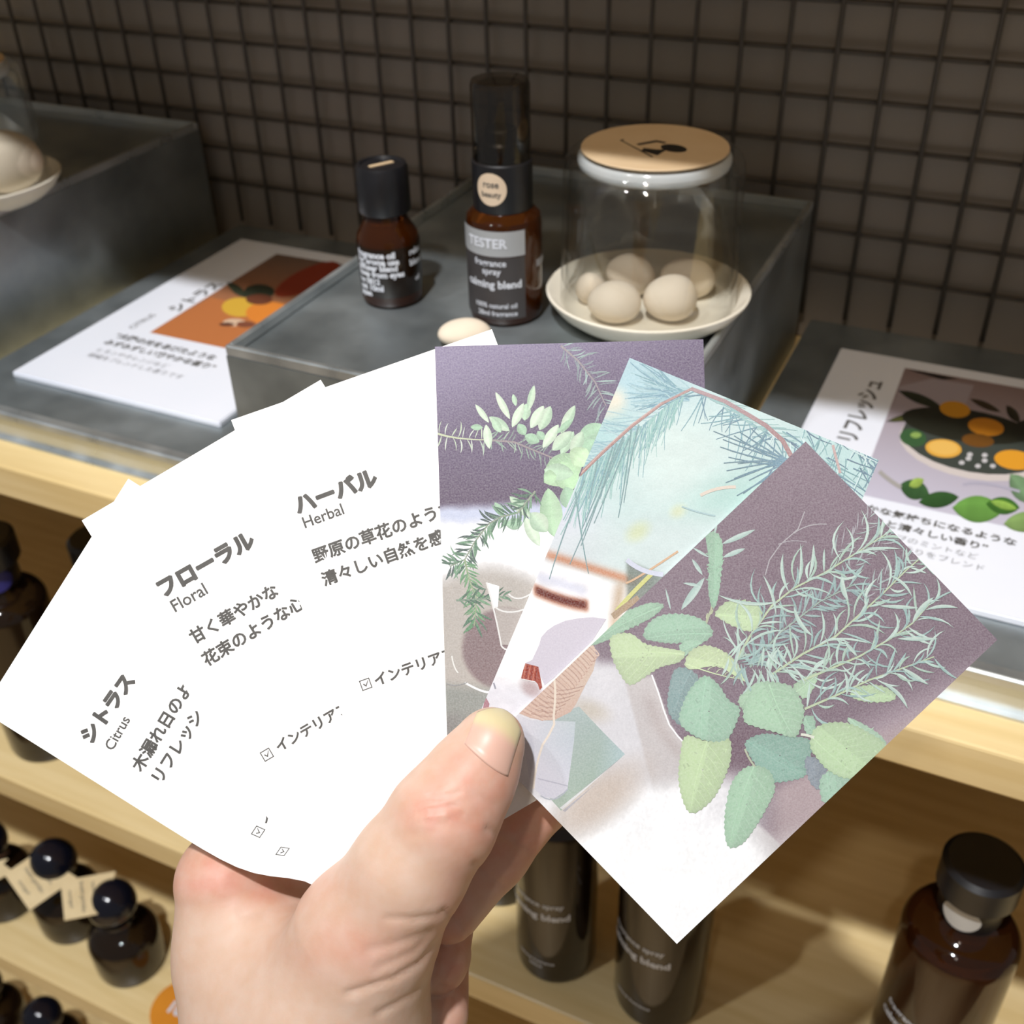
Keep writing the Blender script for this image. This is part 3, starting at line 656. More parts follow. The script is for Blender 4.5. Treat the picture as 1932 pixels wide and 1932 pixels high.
A.spray([E4((290, 520)), E4((420, 530)), E4((530, 575)), E4((640, 620)), E4((720, 640))], 46, 24, 2.6, [(98, 128, 110), (126, 156, 130), (84, 100, 96)], (35, 80), 7, (120, 100, 104), 4)
g1, g2, g3 = (150, 190, 150), (186, 214, 178), (122, 168, 128)
for a in [((720, 520), (840, 450), 80, g3), ((700, 600), (800, 520), 90, g3), ((690, 640), (760, 560), 90, g1), ((640, 590), (700, 480), 50, g1), ((690, 588), (742, 480), 58, g1, g2), ((600, 570), (690, 480), 62, g1, g2), ((555, 558), (630, 448), 48, g2), ((640, 490), (706, 358), 48, g1, g2),
          ((620, 490), (700, 420), 30, g3), ((540, 475), (592, 362), 60, g1, g2), ((498, 466), (560, 360), 52, g2), ((470, 430), (480, 350), 50, g1), ((488, 385), (515, 264), 34, g2, g1), ((412, 462), (466, 348), 42, g2), ((430, 362), (416, 306), 24, g1),
          ((402, 424), (334, 296), 34, g2, (206, 226, 194)), ((304, 440), (240, 354), 28, g2), ((400, 478), (304, 412), 48, g1, g2), ((360, 486), (320, 420), 40, g1), ((275, 462), (217, 460), 30, g3), ((306, 562), (290, 448), 42, g2), ((440, 445), (474, 497), 46, g3), ((470, 500), (540, 530), 50, g3), ((530, 480), (560, 520), 40, g3)]:
    Lf(*a)
for a in [((740, 600), (560, 720), 150, (136, 184, 130), (158, 202, 144)), ((640, 620), (690, 760), 120, (150, 198, 140)), ((580, 745), (610, 975), 105, (140, 188, 136), (160, 204, 154)), ((700, 680), (560, 660), 80, g1), ((660, 740), (700, 850), 90, g3), ((620, 690), (560, 700), 70, (150, 196, 140)), ((760, 560), (700, 640), 110, (166, 206, 150)),
          ((400, 784), (502, 884), 52, g2, g1), ((382, 918), (462, 908), 56, g3), ((470, 880), (540, 1016), 58, g2), ((500, 860), (575, 950), 84, g1, g2), ((330, 812), (372, 880), 36, g3)]:
    Lf(*a)
dk = [(20, 56, 34), (44, 88, 56), (16, 36, 32), (70, 120, 80)]
A.spray([E4((520, 760)), E4((440, 860)), E4((360, 880)), E4((300, 915)), E4((235, 1000)), E4((190, 1080)), E4((120, 1112))], 96, 30, 4.0, dk, (30, 75), 9, (120, 132, 104), 4)
A.spray([E4((190, 1080)), E4((210, 1170)), E4((245, 1260)), E4((235, 1390))], 44, 28, 4.2, [(40, 100, 50), (64, 124, 66), (24, 70, 40)], (25, 70), 10, (130, 150, 100), 4)
A.spray([E4((150, 1270)), E4((250, 1265)), E4((380, 1250))], 20, 22, 4, dk, (20, 50), 11, (90, 116, 90), 4)
A.poly([E4(p) for p in ((292, 1186), (352, 1204), (346, 1300), (322, 1312))], (244, 245, 246)); A.poly([E4(p) for p in ((330, 1300), (460, 1315), (420, 1480), (362, 1478))], (158, 144, 136))
for p in (((292, 1186), (330, 1330), (362, 1484)), ((330, 1300), (390, 1325), (470, 1312)), ((362, 1484), (385, 1500), (410, 1490)), ((395, 1240), (440, 1262), (500, 1240))): A.stroke([E4(q) for q in p], 3, (232, 230, 226))
A.stroke([E4((190, 1655)), E4((260, 1690)), E4((305, 1700))], 4, (240, 240, 240)); A.stroke([E4((105, 1660)), E4((150, 1668)), E4((200, 1655))], 2, (110, 112, 112)); A.stroke([E4((130, 1530)), E4((142, 1580)), E4((160, 1610))], 2.5, (235, 235, 228))
c = CARDS['eucalyptus']; A.build('printed_picture', c.pos, c.ab, c.obj, M['photo'], (120, 190, c.px, ground4))
# ---- pine card
def E5(p): return (980 + p[0] / 2.841, 660 + p[1] / 2.841)
def Z7(p): return (880 + p[0] / 3.864, 1100 + p[1] / 3.864)
def ground5(x, y):
    X, Y = (x - 980) * 2.841, (y - 660) * 2.841; n = vnoise(X / 120, Y / 60, 11); n2 = vnoise(X / 30, Y / 18, 12)
    c = rowz(x, (188, 222, 220)); c = mixc(c, (150, 200, 214), blob(X, Y, 640, 140, 330, 230, .4, .8)); c = mixc(c, (236, 226, 196), blob(X, Y, 490, 305, 70, 95, .5, .6)); c = mixc(c, (140, 200, 204), blob(X, Y, 470, 450, 160, 90, -.6, .7) * .8)
    c = mixc(c, (206, 232, 226), blob(X, Y, 850, 560, 240, 260, 0, .8)); c = mixc(c, (150, 208, 196), blob(X, Y, 1150, 800, 260, 130, -.4, .9) * .8); c = mixc(c, (214, 214, 236), ss(760, 1000, Y - X * .3 + 200) * ss(600, 200, X) * .9)
    c = mixc(c, (158, 208, 206), ss(1350, 1600, X) * .7); c = mixc(c, (205, 222, 222), ss(900, 1080, Y + X * .1) * .6); c = mixc(c, (206, 214, 110), blob(X, Y, 635, 975, 60, 40, -.6, .8) * .55); c = mixc(c, (210, 216, 150), blob(X, Y, 850, 865, 40, 30, -.5, .8) * .7)
    e = Y - (1090 + (X - 150) * .31); c = mixc(c, (186, 90, 40), np.exp(-((e - 8) / 26) ** 2) * ss(100, 170, X) * ss(720, 560, X)); c = mixc(c, (252, 248, 246), ss(24, 70, e))
    b1 = (Y - (1250 + (X - 80) * .30)); c = mixc(c, (214, 216, 238), np.exp(-((b1 + 40) / 40) ** 2) * ss(60, 120, X) * ss(400, 330, X))
    m = np.exp(-((b1 - 48 + .0006 * (X - 225) ** 2 * 1) / 34) ** 4) * ss(62, 92, X) * ss(385, 352, X); c = mixc(c, (190, 76, 20), np.clip(m * 1.4, 0, 1) * .7); m2 = np.exp(-((b1 - 46 + .0006 * (X - 225) ** 2) / 24) ** 4) * ss(72, 100, X) * ss(375, 345, X); c = mixc(c, (30, -60, -72), m2)
    dk_ = ss(560, 590, X) * ss(1110, 1150, Y - (X - 570) * .40 + 0) * ss(900, 700, X); c = mixc(c, (40, 54, 40), dk_ * .8); c = mixc(c, (180, 140, 96), np.exp(-((X - 520 - (Y - 1400) * -.15) / 30) ** 2) * ss(1180, 1300, Y) * .8)
    x7, y7 = (x - 880) * 3.864, (y - 1100) * 3.864; c = mixc(c, (216, 216, 232), ss(520, 760, y7 + x7 * -.2) * .8); c = mixc(c, (150, 110, 112), blob(x7, y7, 470, 770, 75, 50, .6, .6) * .8)
    return c * (1 + .05 * (n[:, None] - .5) + .04 * (n2[:, None] - .5))
A = Art(GAIN, .66, .60); rnd = random.Random(4)
def needle(p, q, w, col, k=None): A.stroke([E5(p), E5(((p[0] + q[0]) / 2 + rnd.uniform(-12, 12), (p[1] + q[1]) / 2 + rnd.uniform(-8, 8))), E5(q)], w, col, k or col, w * .5)
tl, tb, td = (124, 176, 178), (96, 150, 164), (74, 116, 140)
for k in range(80):       # soft fan above the left branch
    t = rnd.random(); p = (330 + 590 * t, 665 - 455 * t); a = rnd.uniform(150, 215) - 20 * t; L_ = rnd.uniform(120, 300); needle(p, (p[0] + L_ * math.cos(math.radians(a)), p[1] - L_ * math.sin(math.radians(a)) * .7), 3.0, [(140, 186, 196), (120, 172, 186), (160, 200, 206)][k % 3])
for k in range(60):
    p = (920, 215); q = (rnd.uniform(560, 760), rnd.uniform(40, 330)); needle((p[0] - rnd.uniform(0, 120), p[1] + rnd.uniform(-10, 60)), q, 2.6, [(128, 180, 196), tb, (150, 196, 204), (90, 140, 164)][k % 4])
for k in range(150):       # drooping needles below the branch
    t = rnd.random(); p = (340 + 560 * t, 655 - 440 * t); L_ = rnd.uniform(160, 470) * (1 - .55 * t); a = rnd.uniform(92, 118); needle(p, (p[0] + L_ * math.cos(math.radians(a)), p[1] + L_ * math.sin(math.radians(a))), rnd.uniform(1.4, 3.0), [(130, 188, 180), (112, 172, 168), (150, 200, 194), tb][k % 4])
for p, q in (((560, 480), (270, 1150)), ((520, 500), (330, 1050)), ((500, 520), (335, 960)), ((600, 420), (530, 900)), ((420, 590), (372, 800)), ((560, 460), (430, 800)), ((590, 470), (400, 930)), ((350, 700), (160, 1230)), ((300, 760), (370, 1200)), ((640, 400), (560, 820))): needle(p, q, 3.2, (92, 138, 140), (84, 124, 130))
for k in range(70):       # needles along the right-hand branch
    t = rnd.random(); p = (940 + 480 * t, 215 + 280 * t); a = rnd.uniform(70, 200) if k % 2 else rnd.uniform(-60, 60); L_ = rnd.uniform(90, 240); needle(p, (p[0] + L_ * math.cos(math.radians(a)), p[1] + abs(L_ * math.sin(math.radians(a))) * (1 if k % 2 else .6)), 2.4, [tl, tb, (140, 190, 186), td][k % 4])
for k in range(150):      # dense crossing needles at the right corner
    p = (rnd.uniform(1330, 1950), rnd.uniform(400, 760)); a = rnd.choice([rnd.uniform(60, 85), rnd.uniform(100, 130), rnd.uniform(20, 45)]); L_ = rnd.uniform(90, 240); needle(p, (p[0] + L_ * math.cos(math.radians(a)), p[1] + L_ * math.sin(math.radians(a))), 2.4, [(88, 140, 148), (110, 166, 170), (70, 110, 136), (208, 236, 236), (60, 92, 120)][k % 5])
for q in ((1040, 436), (1075, 520), (1120, 575), (1095, 607), (1110, 648), (1105, 712), (1165, 782), (1090, 480), (1150, 690), (1200, 770), (1180, 440), (1240, 420), (1130, 540), (1170, 610), (1230, 700), (1150, 460)): needle((1430 + rnd.uniform(-15, 15), 600 + rnd.uniform(-20, 20)), q, 3.4, (78, 122, 146), (66, 104, 124))
A.stroke([E5(p) for p in ((320, 672), (450, 545), (600, 410), (760, 290), (930, 205))], 6.5, (150, 92, 84), (170, 126, 122), 4.5); A.stroke([E5(p) for p in ((330, 662), (450, 538), (600, 402), (760, 284))], 2.2, (196, 150, 138))
A.stroke([E5(p) for p in ((920, 208), (1100, 275), (1230, 350), (1320, 405), (1410, 485), (1460, 575))], 7, (160, 122, 128), (146, 96, 96), 9); A.stroke([E5(p) for p in ((1680, 510), (1700, 590), (1720, 660))], 5, (190, 150, 146))
A.stroke([E5((970, 780)), E5((1060, 745)), E5((1160, 735))], 6, (226, 206, 186)); A.stroke([E5((870, 840)), E5((960, 870)), E5((1050, 890))], 3, (150, 190, 196))
A.stroke([E5((520, 1400)), E5((610, 1300)), E5((720, 1190))], 8, (206, 206, 96)); A.stroke([E5((570, 1250)), E5((650, 1210)), E5((850, 1080))], 4, (214, 160, 110)); A.stroke([E5((575, 1125)), E5((660, 1180)), E5((770, 1205))], 9, (206, 212, 236)); A.stroke([E5((500, 1430)), E5((580, 1370)), E5((640, 1330))], 12, (150, 116, 80))
A.poly([Z7(p) for p in ((640, 310), (720, 275), (820, 256), (920, 248), (1020, 262), (920, 420), (640, 690), (570, 745), (540, 680), (490, 600), (425, 585), (480, 560), (530, 450), (545, 395), (590, 345))], (206, 196, 214))
A.poly([Z7(p) for p in ((430, 585), (470, 596), (525, 610), (540, 690), (552, 760), (535, 780), (520, 735), (500, 715), (440, 708), (398, 694), (412, 640))], (136, 10, -10))
for i in range(6): A.stroke([Z7((432 + i * 17, 590 + i * 4)), Z7((415 + i * 17, 705 + i * 2))], 1.6, [(190, 70, 40), (90, -30, -40)][i % 2])
A.poly([Z7(p) for p in ((395, 695), (500, 716), (500, 724), (396, 702))], (236, 230, 230)); A.poly([Z7(p) for p in ((140, 830), (168, 880), (150, 960), (120, 910))], (150, 80, 96)); A.stroke([Z7((198, 728)), Z7((212, 770))], 3, (120, 120, 140))
c = CARDS['pine']; A.build('printed_picture', c.pos, c.ab, c.obj, M['photo'], (120, 190, c.px, ground5))
# ---- sage card
def E6(p): return (1100 + p[0] / 2.415, 820 + p[1] / 2.415)
def E8(p): return (1000 + p[0] / 2.76, 1350 + p[1] / 2.76)
def ground6(x, y):
    X, Y = (x - 1100) * 2.415, (y - 820) * 2.415; n = vnoise(X / 90, Y / 90, 21); c = rowz(x, (118, 98, 112)); c = mixc(c, (106, 84, 98), ss(300, 900, X) * .7); c = mixc(c, (126, 108, 122), ss(500, 100, Y) * .5)
    x8, y8 = (x - 1000) * 2.76, (y - 1350) * 2.76; x7, y7 = (x - 880) * 3.864, (y - 1100) * 3.864
    c = mixc(c, (168, 146, 158), ss(1200, 1420, Y + (X - 1300) * .5) * ss(1050, 1200, X) * .9); c = mixc(c, (96, 70, 84), blob(x8, y8, 1150, 200, 330, 170, 0, .6) * .8)
    c = mixc(c, (172, 148, 152), ss(300, 420, y8 - (x8 - 1300) * -.5) * ss(1150, 1350, x8)); c = mixc(c, (222, 212, 214), ss(480, 700, y8 + (x8 - 1500) * .35) * ss(1100, 1300, x8))
    line = x7 - (1365 + (y7 - 690) * .36 + np.clip(y7 - 1030, 0, None) ** 1.25 * .10); tin = ss(6, -6, line) * ss(640, 700, y7 + .0 * x7)
    c = mixc(c, (226, 222, 226), ss(1010, 880, x7 - (y7 - 600) * .18) * ss(430, 520, y7)); c = mixc(c, (206, 198, 198), tin); c = mixc(c, (226, 224, 230), ss(1180, 1150, x7 - (y7 - 750) * .26) * ss(520, 640, y7)); c = mixc(c, (184, 170, 168), np.exp(-((line + 90) / 60) ** 2) * ss(750, 900, y7) * ss(1400, 1200, y7) * .7)
    c = mixc(c, (196, 184, 166), blob(x7, y7, 900, 930, 130, 70, .3, .8) * .8); c = mixc(c, (252, 252, 254), ss(300, 440, y8 + (x8 - 600) * .12) * ss(1270, 1020, x8 + (y8 - 500) * -.3)); c = mixc(c, (255, 255, 255), ss(560, 760, y8 + (x8 - 700) * -.1) * ss(1400, 1100, x8 - (y8 - 700) * .3))
    c = mixc(c, (206, 186, 170), blob(x8, y8, 350, 440, 260, 110, -.65, .7) * ss(120, 260, x8 * .7 + (y8 - 330)) * .9); c = mixc(c, (228, 224, 230), blob(x8, y8, 1000, 440, 200, 120, 0, .9) * .5)
    return c * (1 + .04 * (n[:, None] - .5) + .05 * (vnoise(X / 9, Y / 9, 22)[:, None] - .5))
A = Art(GAIN, .60, .76); rnd = random.Random(8)
P6 = lambda p0, p1, w, col, col2=None, **k: A.leaf(E6(p0), E6(p1), w / 2.415, col, col2, **k)
P8 = lambda p0, p1, w, col, col2=None, **k: A.leaf(E8(p0), E8(p1), w / 2.76, col, col2, **k)
# lower left still life: green cloth, paper bag, twine
A.poly([Z7(p) for p in ((820, 900), (980, 1070), (1156, 1248), (920, 1450), (690, 1660), (600, 1560), (420, 1060), (600, 980))], [(146, 170, 168), (130, 158, 150), (150, 184, 190), (130, 160, 140), (150, 176, 150), (140, 168, 148), (150, 170, 170), (140, 160, 160)])
A.poly([Z7(p) for p in ((370, 960), (470, 1000), (795, 1010), (785, 1150), (745, 1440), (735, 1510), (640, 1572), (560, 1560), (470, 1480), (420, 1200))], [(206, 204, 218), (200, 200, 214), (176, 192, 200), (176, 190, 204), (190, 196, 216), (214, 212, 230), (216, 214, 232), (210, 208, 228), (214, 212, 226), (206, 204, 220)])
A.stroke([Z7((520, 1425)), Z7((620, 1450)), Z7((740, 1480))], 2.5, (170, 168, 190)); A.stroke([Z7((540, 1550)), Z7((640, 1575)), Z7((740, 1500))], 2.5, (160, 168, 186)); A.poly([Z7(p) for p in ((1140, 1270), (1156, 1250), (700, 1650), (680, 1640))], (226, 226, 226)); A.poly([Z7(p) for p in ((980, 1430), (720, 1668), (700, 1660), (900, 1500))], (158, 152, 160))
ball = [(905, 420), (935, 470), (948, 540), (925, 640), (870, 740), (800, 880), (760, 940), (640, 1000), (560, 1002), (470, 985), (370, 945), (500, 815), (640, 690), (780, 560)]
A.poly([Z7(p) for p in ball], [(206, 168, 142) if p[0] > 800 else (196, 146, 122) for p in ball])
for k in range(46):
    t = k / 45; a = np.array((400 + 500 * t, 930 - 480 * t)); b_ = np.array((560 + 385 * t, 1000 - 470 * t ** 1.3)); m_ = (a + b_) / 2 + np.array((40, 25)); A.stroke([Z7(a), Z7(m_), Z7(b_)], rnd.uniform(1.2, 2.6), [(176, 122, 98), (216, 172, 146), (160, 106, 84), (204, 156, 130)][k % 4])
for k in range(14): y0 = 760 + k * 16; A.stroke([Z7((640 - k * 14, y0)), Z7((700 - k * 8, y0 + 22)), Z7((860 - k * 17, y0 - 10))], 1.6, [(150, 98, 78), (210, 166, 140)][k % 2])
A.stroke([Z7(p) for p in ((640, 690), (648, 780), (646, 870), (636, 970), (640, 1030), (600, 1110), (555, 1180), (530, 1260), (510, 1340), (495, 1430), (488, 1500))], 4.2, (238, 214, 186), (240, 222, 204), 4.2)
A.stroke([Z7(p) for p in ((1352, 670), (1400, 800), (1440, 930), (1480, 1035), (1540, 1115), (1610, 1190))], 3.0, (246, 244, 246))
# sage leaves
A.spray([E6((560, 860)), E6((590, 780))], 3, 20, 3, [(150, 160, 110)], (10, 20), 30, (150, 160, 116), 5)
A.shape([E6(p) for p in ((560, 458), (598, 440), (632, 480), (637, 560), (630, 640), (620, 720), (602, 785), (584, 780), (570, 700), (574, 600), (566, 520))], E6((592, 782)), E6((598, 446)), (116, 170, 132), tooth=3.0, vein=0, mottle=70, seed=31)
for p0, p1, w in (((555, 650), (446, 800), 34), ((545, 640), (496, 566), 18), ((630, 500), (786, 432), 24), ((636, 560), (740, 518), 22), ((600, 450), (610, 405), 10), ((540, 690), (456, 676), 14), ((575, 560), (500, 515), 12), ((400, 800), (376, 700), 10)): P6(p0, p1, w, (140, 178, 168), (168, 200, 190), n=7, vein=False)
A.stroke([E6(p) for p in ((830, 640), (850, 570), (900, 500), (980, 430), (1010, 350))], 2.2, (146, 138, 146)); A.stroke([E6((960, 450)), E6((1030, 415)), E6((1110, 408))], 2, (146, 138, 146)); A.stroke([E6((890, 500)), E6((950, 484)), E6((1020, 490))], 1.6, (140, 130, 142))
T9 = lambda *q: [(1150 + x / 1.56, 1150 + y / 1.56) for x, y in q]
SH = lambda pts, b_, t, col, **k: A.shape(T9(*pts), T9(b_)[0], T9(t)[0], col, **k)
SH([(-60, 105), (-40, 60), (0, 20), (60, 0), (120, -20), (160, -12), (130, 20), (90, 42), (40, 66), (-10, 92)], (150, -8), (-55, 100), (122, 172, 134), seed=1)
SH([(310, 12), (350, -25), (420, -22), (450, 10), (420, 62), (370, 52), (330, 30)], (320, 15), (440, 20), (168, 202, 138), seed=2, veins=4)
SH([(100, 82), (115, 40), (160, 15), (230, 15), (280, 35), (305, 70), (270, 100), (240, 95), (190, 100), (140, 95)], (300, 72), (102, 85), (122, 174, 138), seed=3)
SH([(203, 112), (230, 88), (275, 95), (262, 106), (235, 125), (222, 137)], (270, 98), (210, 125), (126, 176, 140), seed=4, veins=3, mottle=8)
SH([(170, 290), (175, 230), (190, 180), (215, 170), (250, 185), (262, 212), (225, 280), (212, 340), (185, 320)], (240, 180), (185, 320), (88, 124, 124), seed=5)
SH([(5, 80), (60, 70), (105, 100), (160, 112), (220, 125), (212, 150), (190, 160), (150, 170), (110, 195), (60, 222), (25, 180), (5, 130)], (218, 132), (20, 130), (172, 202, 138), seed=6)
SH([(222, 168), (235, 125), (280, 105), (330, 120), (370, 150), (404, 212), (360, 190), (330, 172), (290, 168), (250, 176)], (226, 160), (400, 208), (180, 208, 142), seed=7)
SH([(540, 225), (580, 195), (612, 188), (602, 230), (575, 262), (556, 250)], (545, 245), (608, 192), (142, 186, 140), seed=8, veins=3, mottle=8)
SH([(380, 262), (410, 230), (440, 214), (424, 250), (398, 292), (384, 285)], (436, 220), (388, 285), (132, 176, 136), seed=9, veins=2, mottle=6)
SH([(400, 390), (450, 366), (520, 372), (592, 386), (588, 450), (575, 490), (520, 506), (470, 506), (440, 470), (412, 430)], (405, 385), (575, 490), (94, 148, 126), seed=10)
SH([(575, 440), (605, 436), (640, 470), (622, 530), (588, 505)], (600, 440), (610, 525), (92, 106, 120), seed=11, vein=0, mottle=10)
SH([(570, 320), (600, 314), (606, 360), (580, 366)], (575, 320), (600, 362), (120, 172, 136), seed=12, veins=2, mottle=4)
SH([(700, 318), (750, 338), (800, 372), (815, 402), (770, 388), (720, 352)], (705, 320), (812, 400), (140, 186, 148), seed=13, veins=3, mottle=10)
SH([(710, 242), (740, 225), (800, 224), (842, 250), (830, 269), (770, 273), (720, 262)], (712, 250), (840, 256), (158, 196, 134), seed=14, veins=4)
SH([(622, 495), (660, 472), (710, 496), (730, 520), (640, 570), (620, 540)], (640, 480), (650, 560), (126, 176, 142), seed=15, veins=3)
# narrow leaves: four sprays
nc = [(122, 166, 158), (150, 188, 172), (104, 146, 142), (168, 200, 186), (134, 172, 150)]; far = [(128, 124, 134), (118, 136, 136), (136, 150, 150)]
for k, path in enumerate((((1130, 560), (1260, 430), (1330, 350)), ((1180, 640), (1330, 520), (1440, 420)), ((1260, 760), (1400, 620), (1500, 540)))): A.spray([E6(p) for p in path], 18, 30, 2.6, far, (15, 50), 60 + k, None, 3)
A.spray([E6(p) for p in ((760, 1060), (900, 900), (1080, 760), (1240, 680))], 60, 44, 4.6, [(98, 138, 136), (112, 150, 146), (90, 120, 124)], (20, 70), 40, (120, 150, 130), 4)
for k, path in enumerate((((680, 1060), (760, 920), (860, 780), (960, 700), (1100, 630), (1260, 530), (1400, 440)), ((850, 1100), (1000, 1000), (1150, 920), (1260, 820), (1360, 730), (1470, 620), (1540, 560)), ((1000, 1120), (1120, 1070), (1260, 1010), (1400, 930), (1500, 860), (1580, 770)), ((1010, 1250), (1150, 1190), (1300, 1120), (1440, 1070), (1600, 1012)))):
    A.spray([E6(p) for p in path], (58, 54, 42, 36)[k], (60, 56, 54, 50)[k], 4.6, nc, (14, 66), 50 + k, (170, 196, 140), 4.5, .45, .26)
A.spray([E6((650, 1010)), E6((760, 1060)), E6((880, 1080)), E6((960, 1040))], 40, 46, 5, nc, (40, 110), 70, None, 4)
for p0, p1, w in (((900, 760), (610, 728), 16), ((880, 830), (820, 640), 14), ((940, 720), (912, 540), 16), ((980, 690), (990, 494), 12), ((1030, 650), (1050, 500), 16), ((960, 780), (1050, 920), 20), ((1180, 640), (1210, 760), 24), ((1350, 780), (1530, 790), 18), ((1500, 860), (1600, 740), 22), ((1560, 800), (1710, 790), 16), ((1430, 930), (1620, 930), 18), ((1450, 1060), (1575, 1140), 20), ((1360, 1130), (1480, 1250), 18), ((1200, 1190), (1190, 1080), 16), ((1250, 1010), (1190, 940), 16), ((720, 960), (690, 1080), 16), ((830, 1060), (880, 1180), 14), ((1520, 560), (1600, 640), 14), ((1390, 640), (1500, 740), 14)): P6(p0, p1, w, (150, 190, 176), (176, 206, 190), bend=rnd.uniform(-.12, .12), n=8, vein=False)
# foreground leaves
SH([(225, 372), (290, 388), (350, 378), (358, 430), (345, 480), (310, 550), (265, 592), (235, 597), (215, 560), (203, 500), (208, 430)], (290, 380), (238, 592), (170, 204, 136), seed=20, veins=7, mottle=40)
SH([(205, 330), (215, 280), (240, 230), (280, 195), (320, 220), (350, 265), (383, 290), (375, 330), (345, 382), (290, 387), (240, 366)], (285, 205), (270, 382), (124, 178, 142), seed=21, mottle=44)
SH([(395, 290), (410, 250), (440, 215), (490, 214), (540, 230), (572, 290), (565, 340), (545, 376), (490, 362), (430, 345), (397, 330)], (470, 220), (540, 372), (136, 186, 142), seed=22, mottle=44)
SH([(345, 560), (365, 500), (400, 465), (440, 460), (475, 480), (487, 530), (465, 580), (430, 640), (390, 690), (350, 698), (338, 640)], (425, 462), (352, 694), (134, 186, 142), seed=23, veins=7, mottle=44)
SH([(590, 400), (600, 355), (640, 334), (700, 334), (760, 360), (814, 402), (770, 450), (730, 490), (690, 496), (640, 470), (605, 430)], (596, 375), (730, 488), (160, 200, 136), seed=24, mottle=44)
A.stroke(T9((563, 368), (580, 370), (602, 377)), 5, (226, 230, 206)); A.stroke(T9((398, 410), (412, 440), (428, 462)), 3.5, (160, 170, 130))
c = CARDS['sage']; A.build('printed_picture', c.pos, c.ab, c.obj, M['photo'], (120, 190, c.px, ground6))

# ------------------------------------------------------------------ signs lying on the trays
def sign(x0, x1, y0, y1, th, label):
    bm = bmesh.new(); box_bm(bm, x0, x1, y0, y1, ZT, ZT + th); bmesh.ops.recalc_face_normals(bm, faces=bm.faces[:])
    bmesh.ops.bevel(bm, geom=bm.edges[:], offset=.0005, segments=2, affect='EDGES'); o = bm_obj('info_sign', bm, M['acrylic']); tag(o, label, 'sign', 'information signs')
    zt = ZT + th
    def pos(p, lift):
        q = onz(p[0], p[1], zt); return (q[0], q[1], zt + lift * .001 + .00003)
    def ab(p):
        q = onz(p[0], p[1], zt); return ((q[0] - x0) / (x1 - x0), (y1 - q[1]) / (y1 - y0))
    return o, pos, ab, zt
def flat_text(parent, zt, lines, m):
    for s, org, d, size, off in lines:
        v, f = glyphs(s, off); d = np.array(d, float) / np.linalg.norm(d); n = np.array([-d[1], d[0]])
        o = obj('lettering', [(*(np.array(org) + d * x * size + n * y * size), zt + .00012) for x, y in v], f, m, parent)
# left: orange fruit picture
SL, posL, abL, zL = sign(-.1945, -.0705, -.0415, .1430, .0030, 'white sign with an orange fruit photo on the left tray')
A = Art(.85); U = lambda p: (p[0] / 2.76, p[1] / 2.76)
ph = [U(p) for p in ((1440, 1322), (1800, 1380), (1990, 1400), (1720, 1700), (1200, 1815), (1165, 1812), (780, 1732))]
A.poly(ph, [(120, 98, 84), (126, 100, 86), (126, 100, 86), (170, 100, 60), (196, 124, 72), (200, 126, 74), (206, 130, 80)])
A.poly([U(p) for p in ((1100, 1550), (1350, 1600), (1500, 1580), (1400, 1800), (1165, 1812), (780, 1732))], (204, 126, 74))
A.poly([U((1600 + 170 * math.cos(t), 1455 + 62 * math.sin(t) - 70 * math.cos(t))) for t in np.linspace(0, 6.28, 20, False)], (150, 58, 34)); A.poly([U((1350 + 80 * math.cos(t), 1520 + 40 * math.sin(t))) for t in np.linspace(0, 6.28, 18, False)], (58, 64, 50))
A.leaf(U((1290, 1550)), U((1180, 1470)), 16, (60, 66, 50), n=6, vein=False)
for cx, cy, rx, ry, col in ((1250, 1600, 95, 50, (232, 186, 70)), (1400, 1630, 120, 60, (240, 146, 60)), (1350, 1560, 70, 28, (120, 70, 50)), (1220, 1680, 60, 20, (232, 200, 170)), (1280, 1690, 50, 16, (140, 84, 62)), (1180, 1690, 40, 10, (110, 70, 56))): A.poly([U((cx + rx * math.cos(t), cy + ry * math.sin(t))) for t in np.linspace(0, 6.28, 20, False)], col)
A.build('printed_photo', posL, abL, SL, M['signphoto'], None, .004)
gm = M['print_grey']
q0 = onz(225, 637, zL); flat_text(SL, zL, [('”太陽の光をあびたような', (-.1745, .0075), (1, -.02), .0056, .03), ('みずみずしい爽やかな香り”', (-.1745, -.0005), (1, -.02), .0056, .03), ('レモンやオレンジなど', (-.1725, -.0085), (1, -.02), .0046, -.01), ('柑橘をブレンドした香りです', (-.1725, -.0145), (1, -.02), .0046, -.01)], gm)
q0 = onz(322, 587, zL); flat_text(SL, zL, [('シトラス', (q0[0] + .004, q0[1]), (0.02, 1), .0100, .03)], gm); q0 = onz(245, 620, zL); flat_text(SL, zL, [('CITRUS', (q0[0] + .002, q0[1]), (0.02, 1), .0055, .0)], gm)
# right: plate of lemons
SR, posR, abR, zR = sign(.1665, .2915, -.0415, .1360, .0030, 'white sign with a lemon plate photo on the right tray')
A = Art(.85); U = lambda p: (1440 + p[0] / 3.927, 620 + p[1] / 3.927); el = lambda cx, cy, rx, ry, col, a=0.0, n=24: A.poly([U((cx + rx * math.cos(t) * math.cos(a) - ry * math.sin(t) * math.sin(a), cy + rx * math.cos(t) * math.sin(a) + ry * math.sin(t) * math.cos(a))) for t in np.linspace(0, 2 * math.pi, n, False)], col)
A.poly([U(p) for p in ((1050, 292), (2600, 560), (2600, 1700), (2000, 1510), (700, 1225))], [(150, 128, 126), (150, 128, 126), (212, 208, 224), (212, 208, 224), (214, 210, 228)])
A.poly([U(p) for p in ((1010, 430), (1250, 370), (1560, 420), (1500, 560), (1200, 640), (950, 660))], (176, 164, 172))
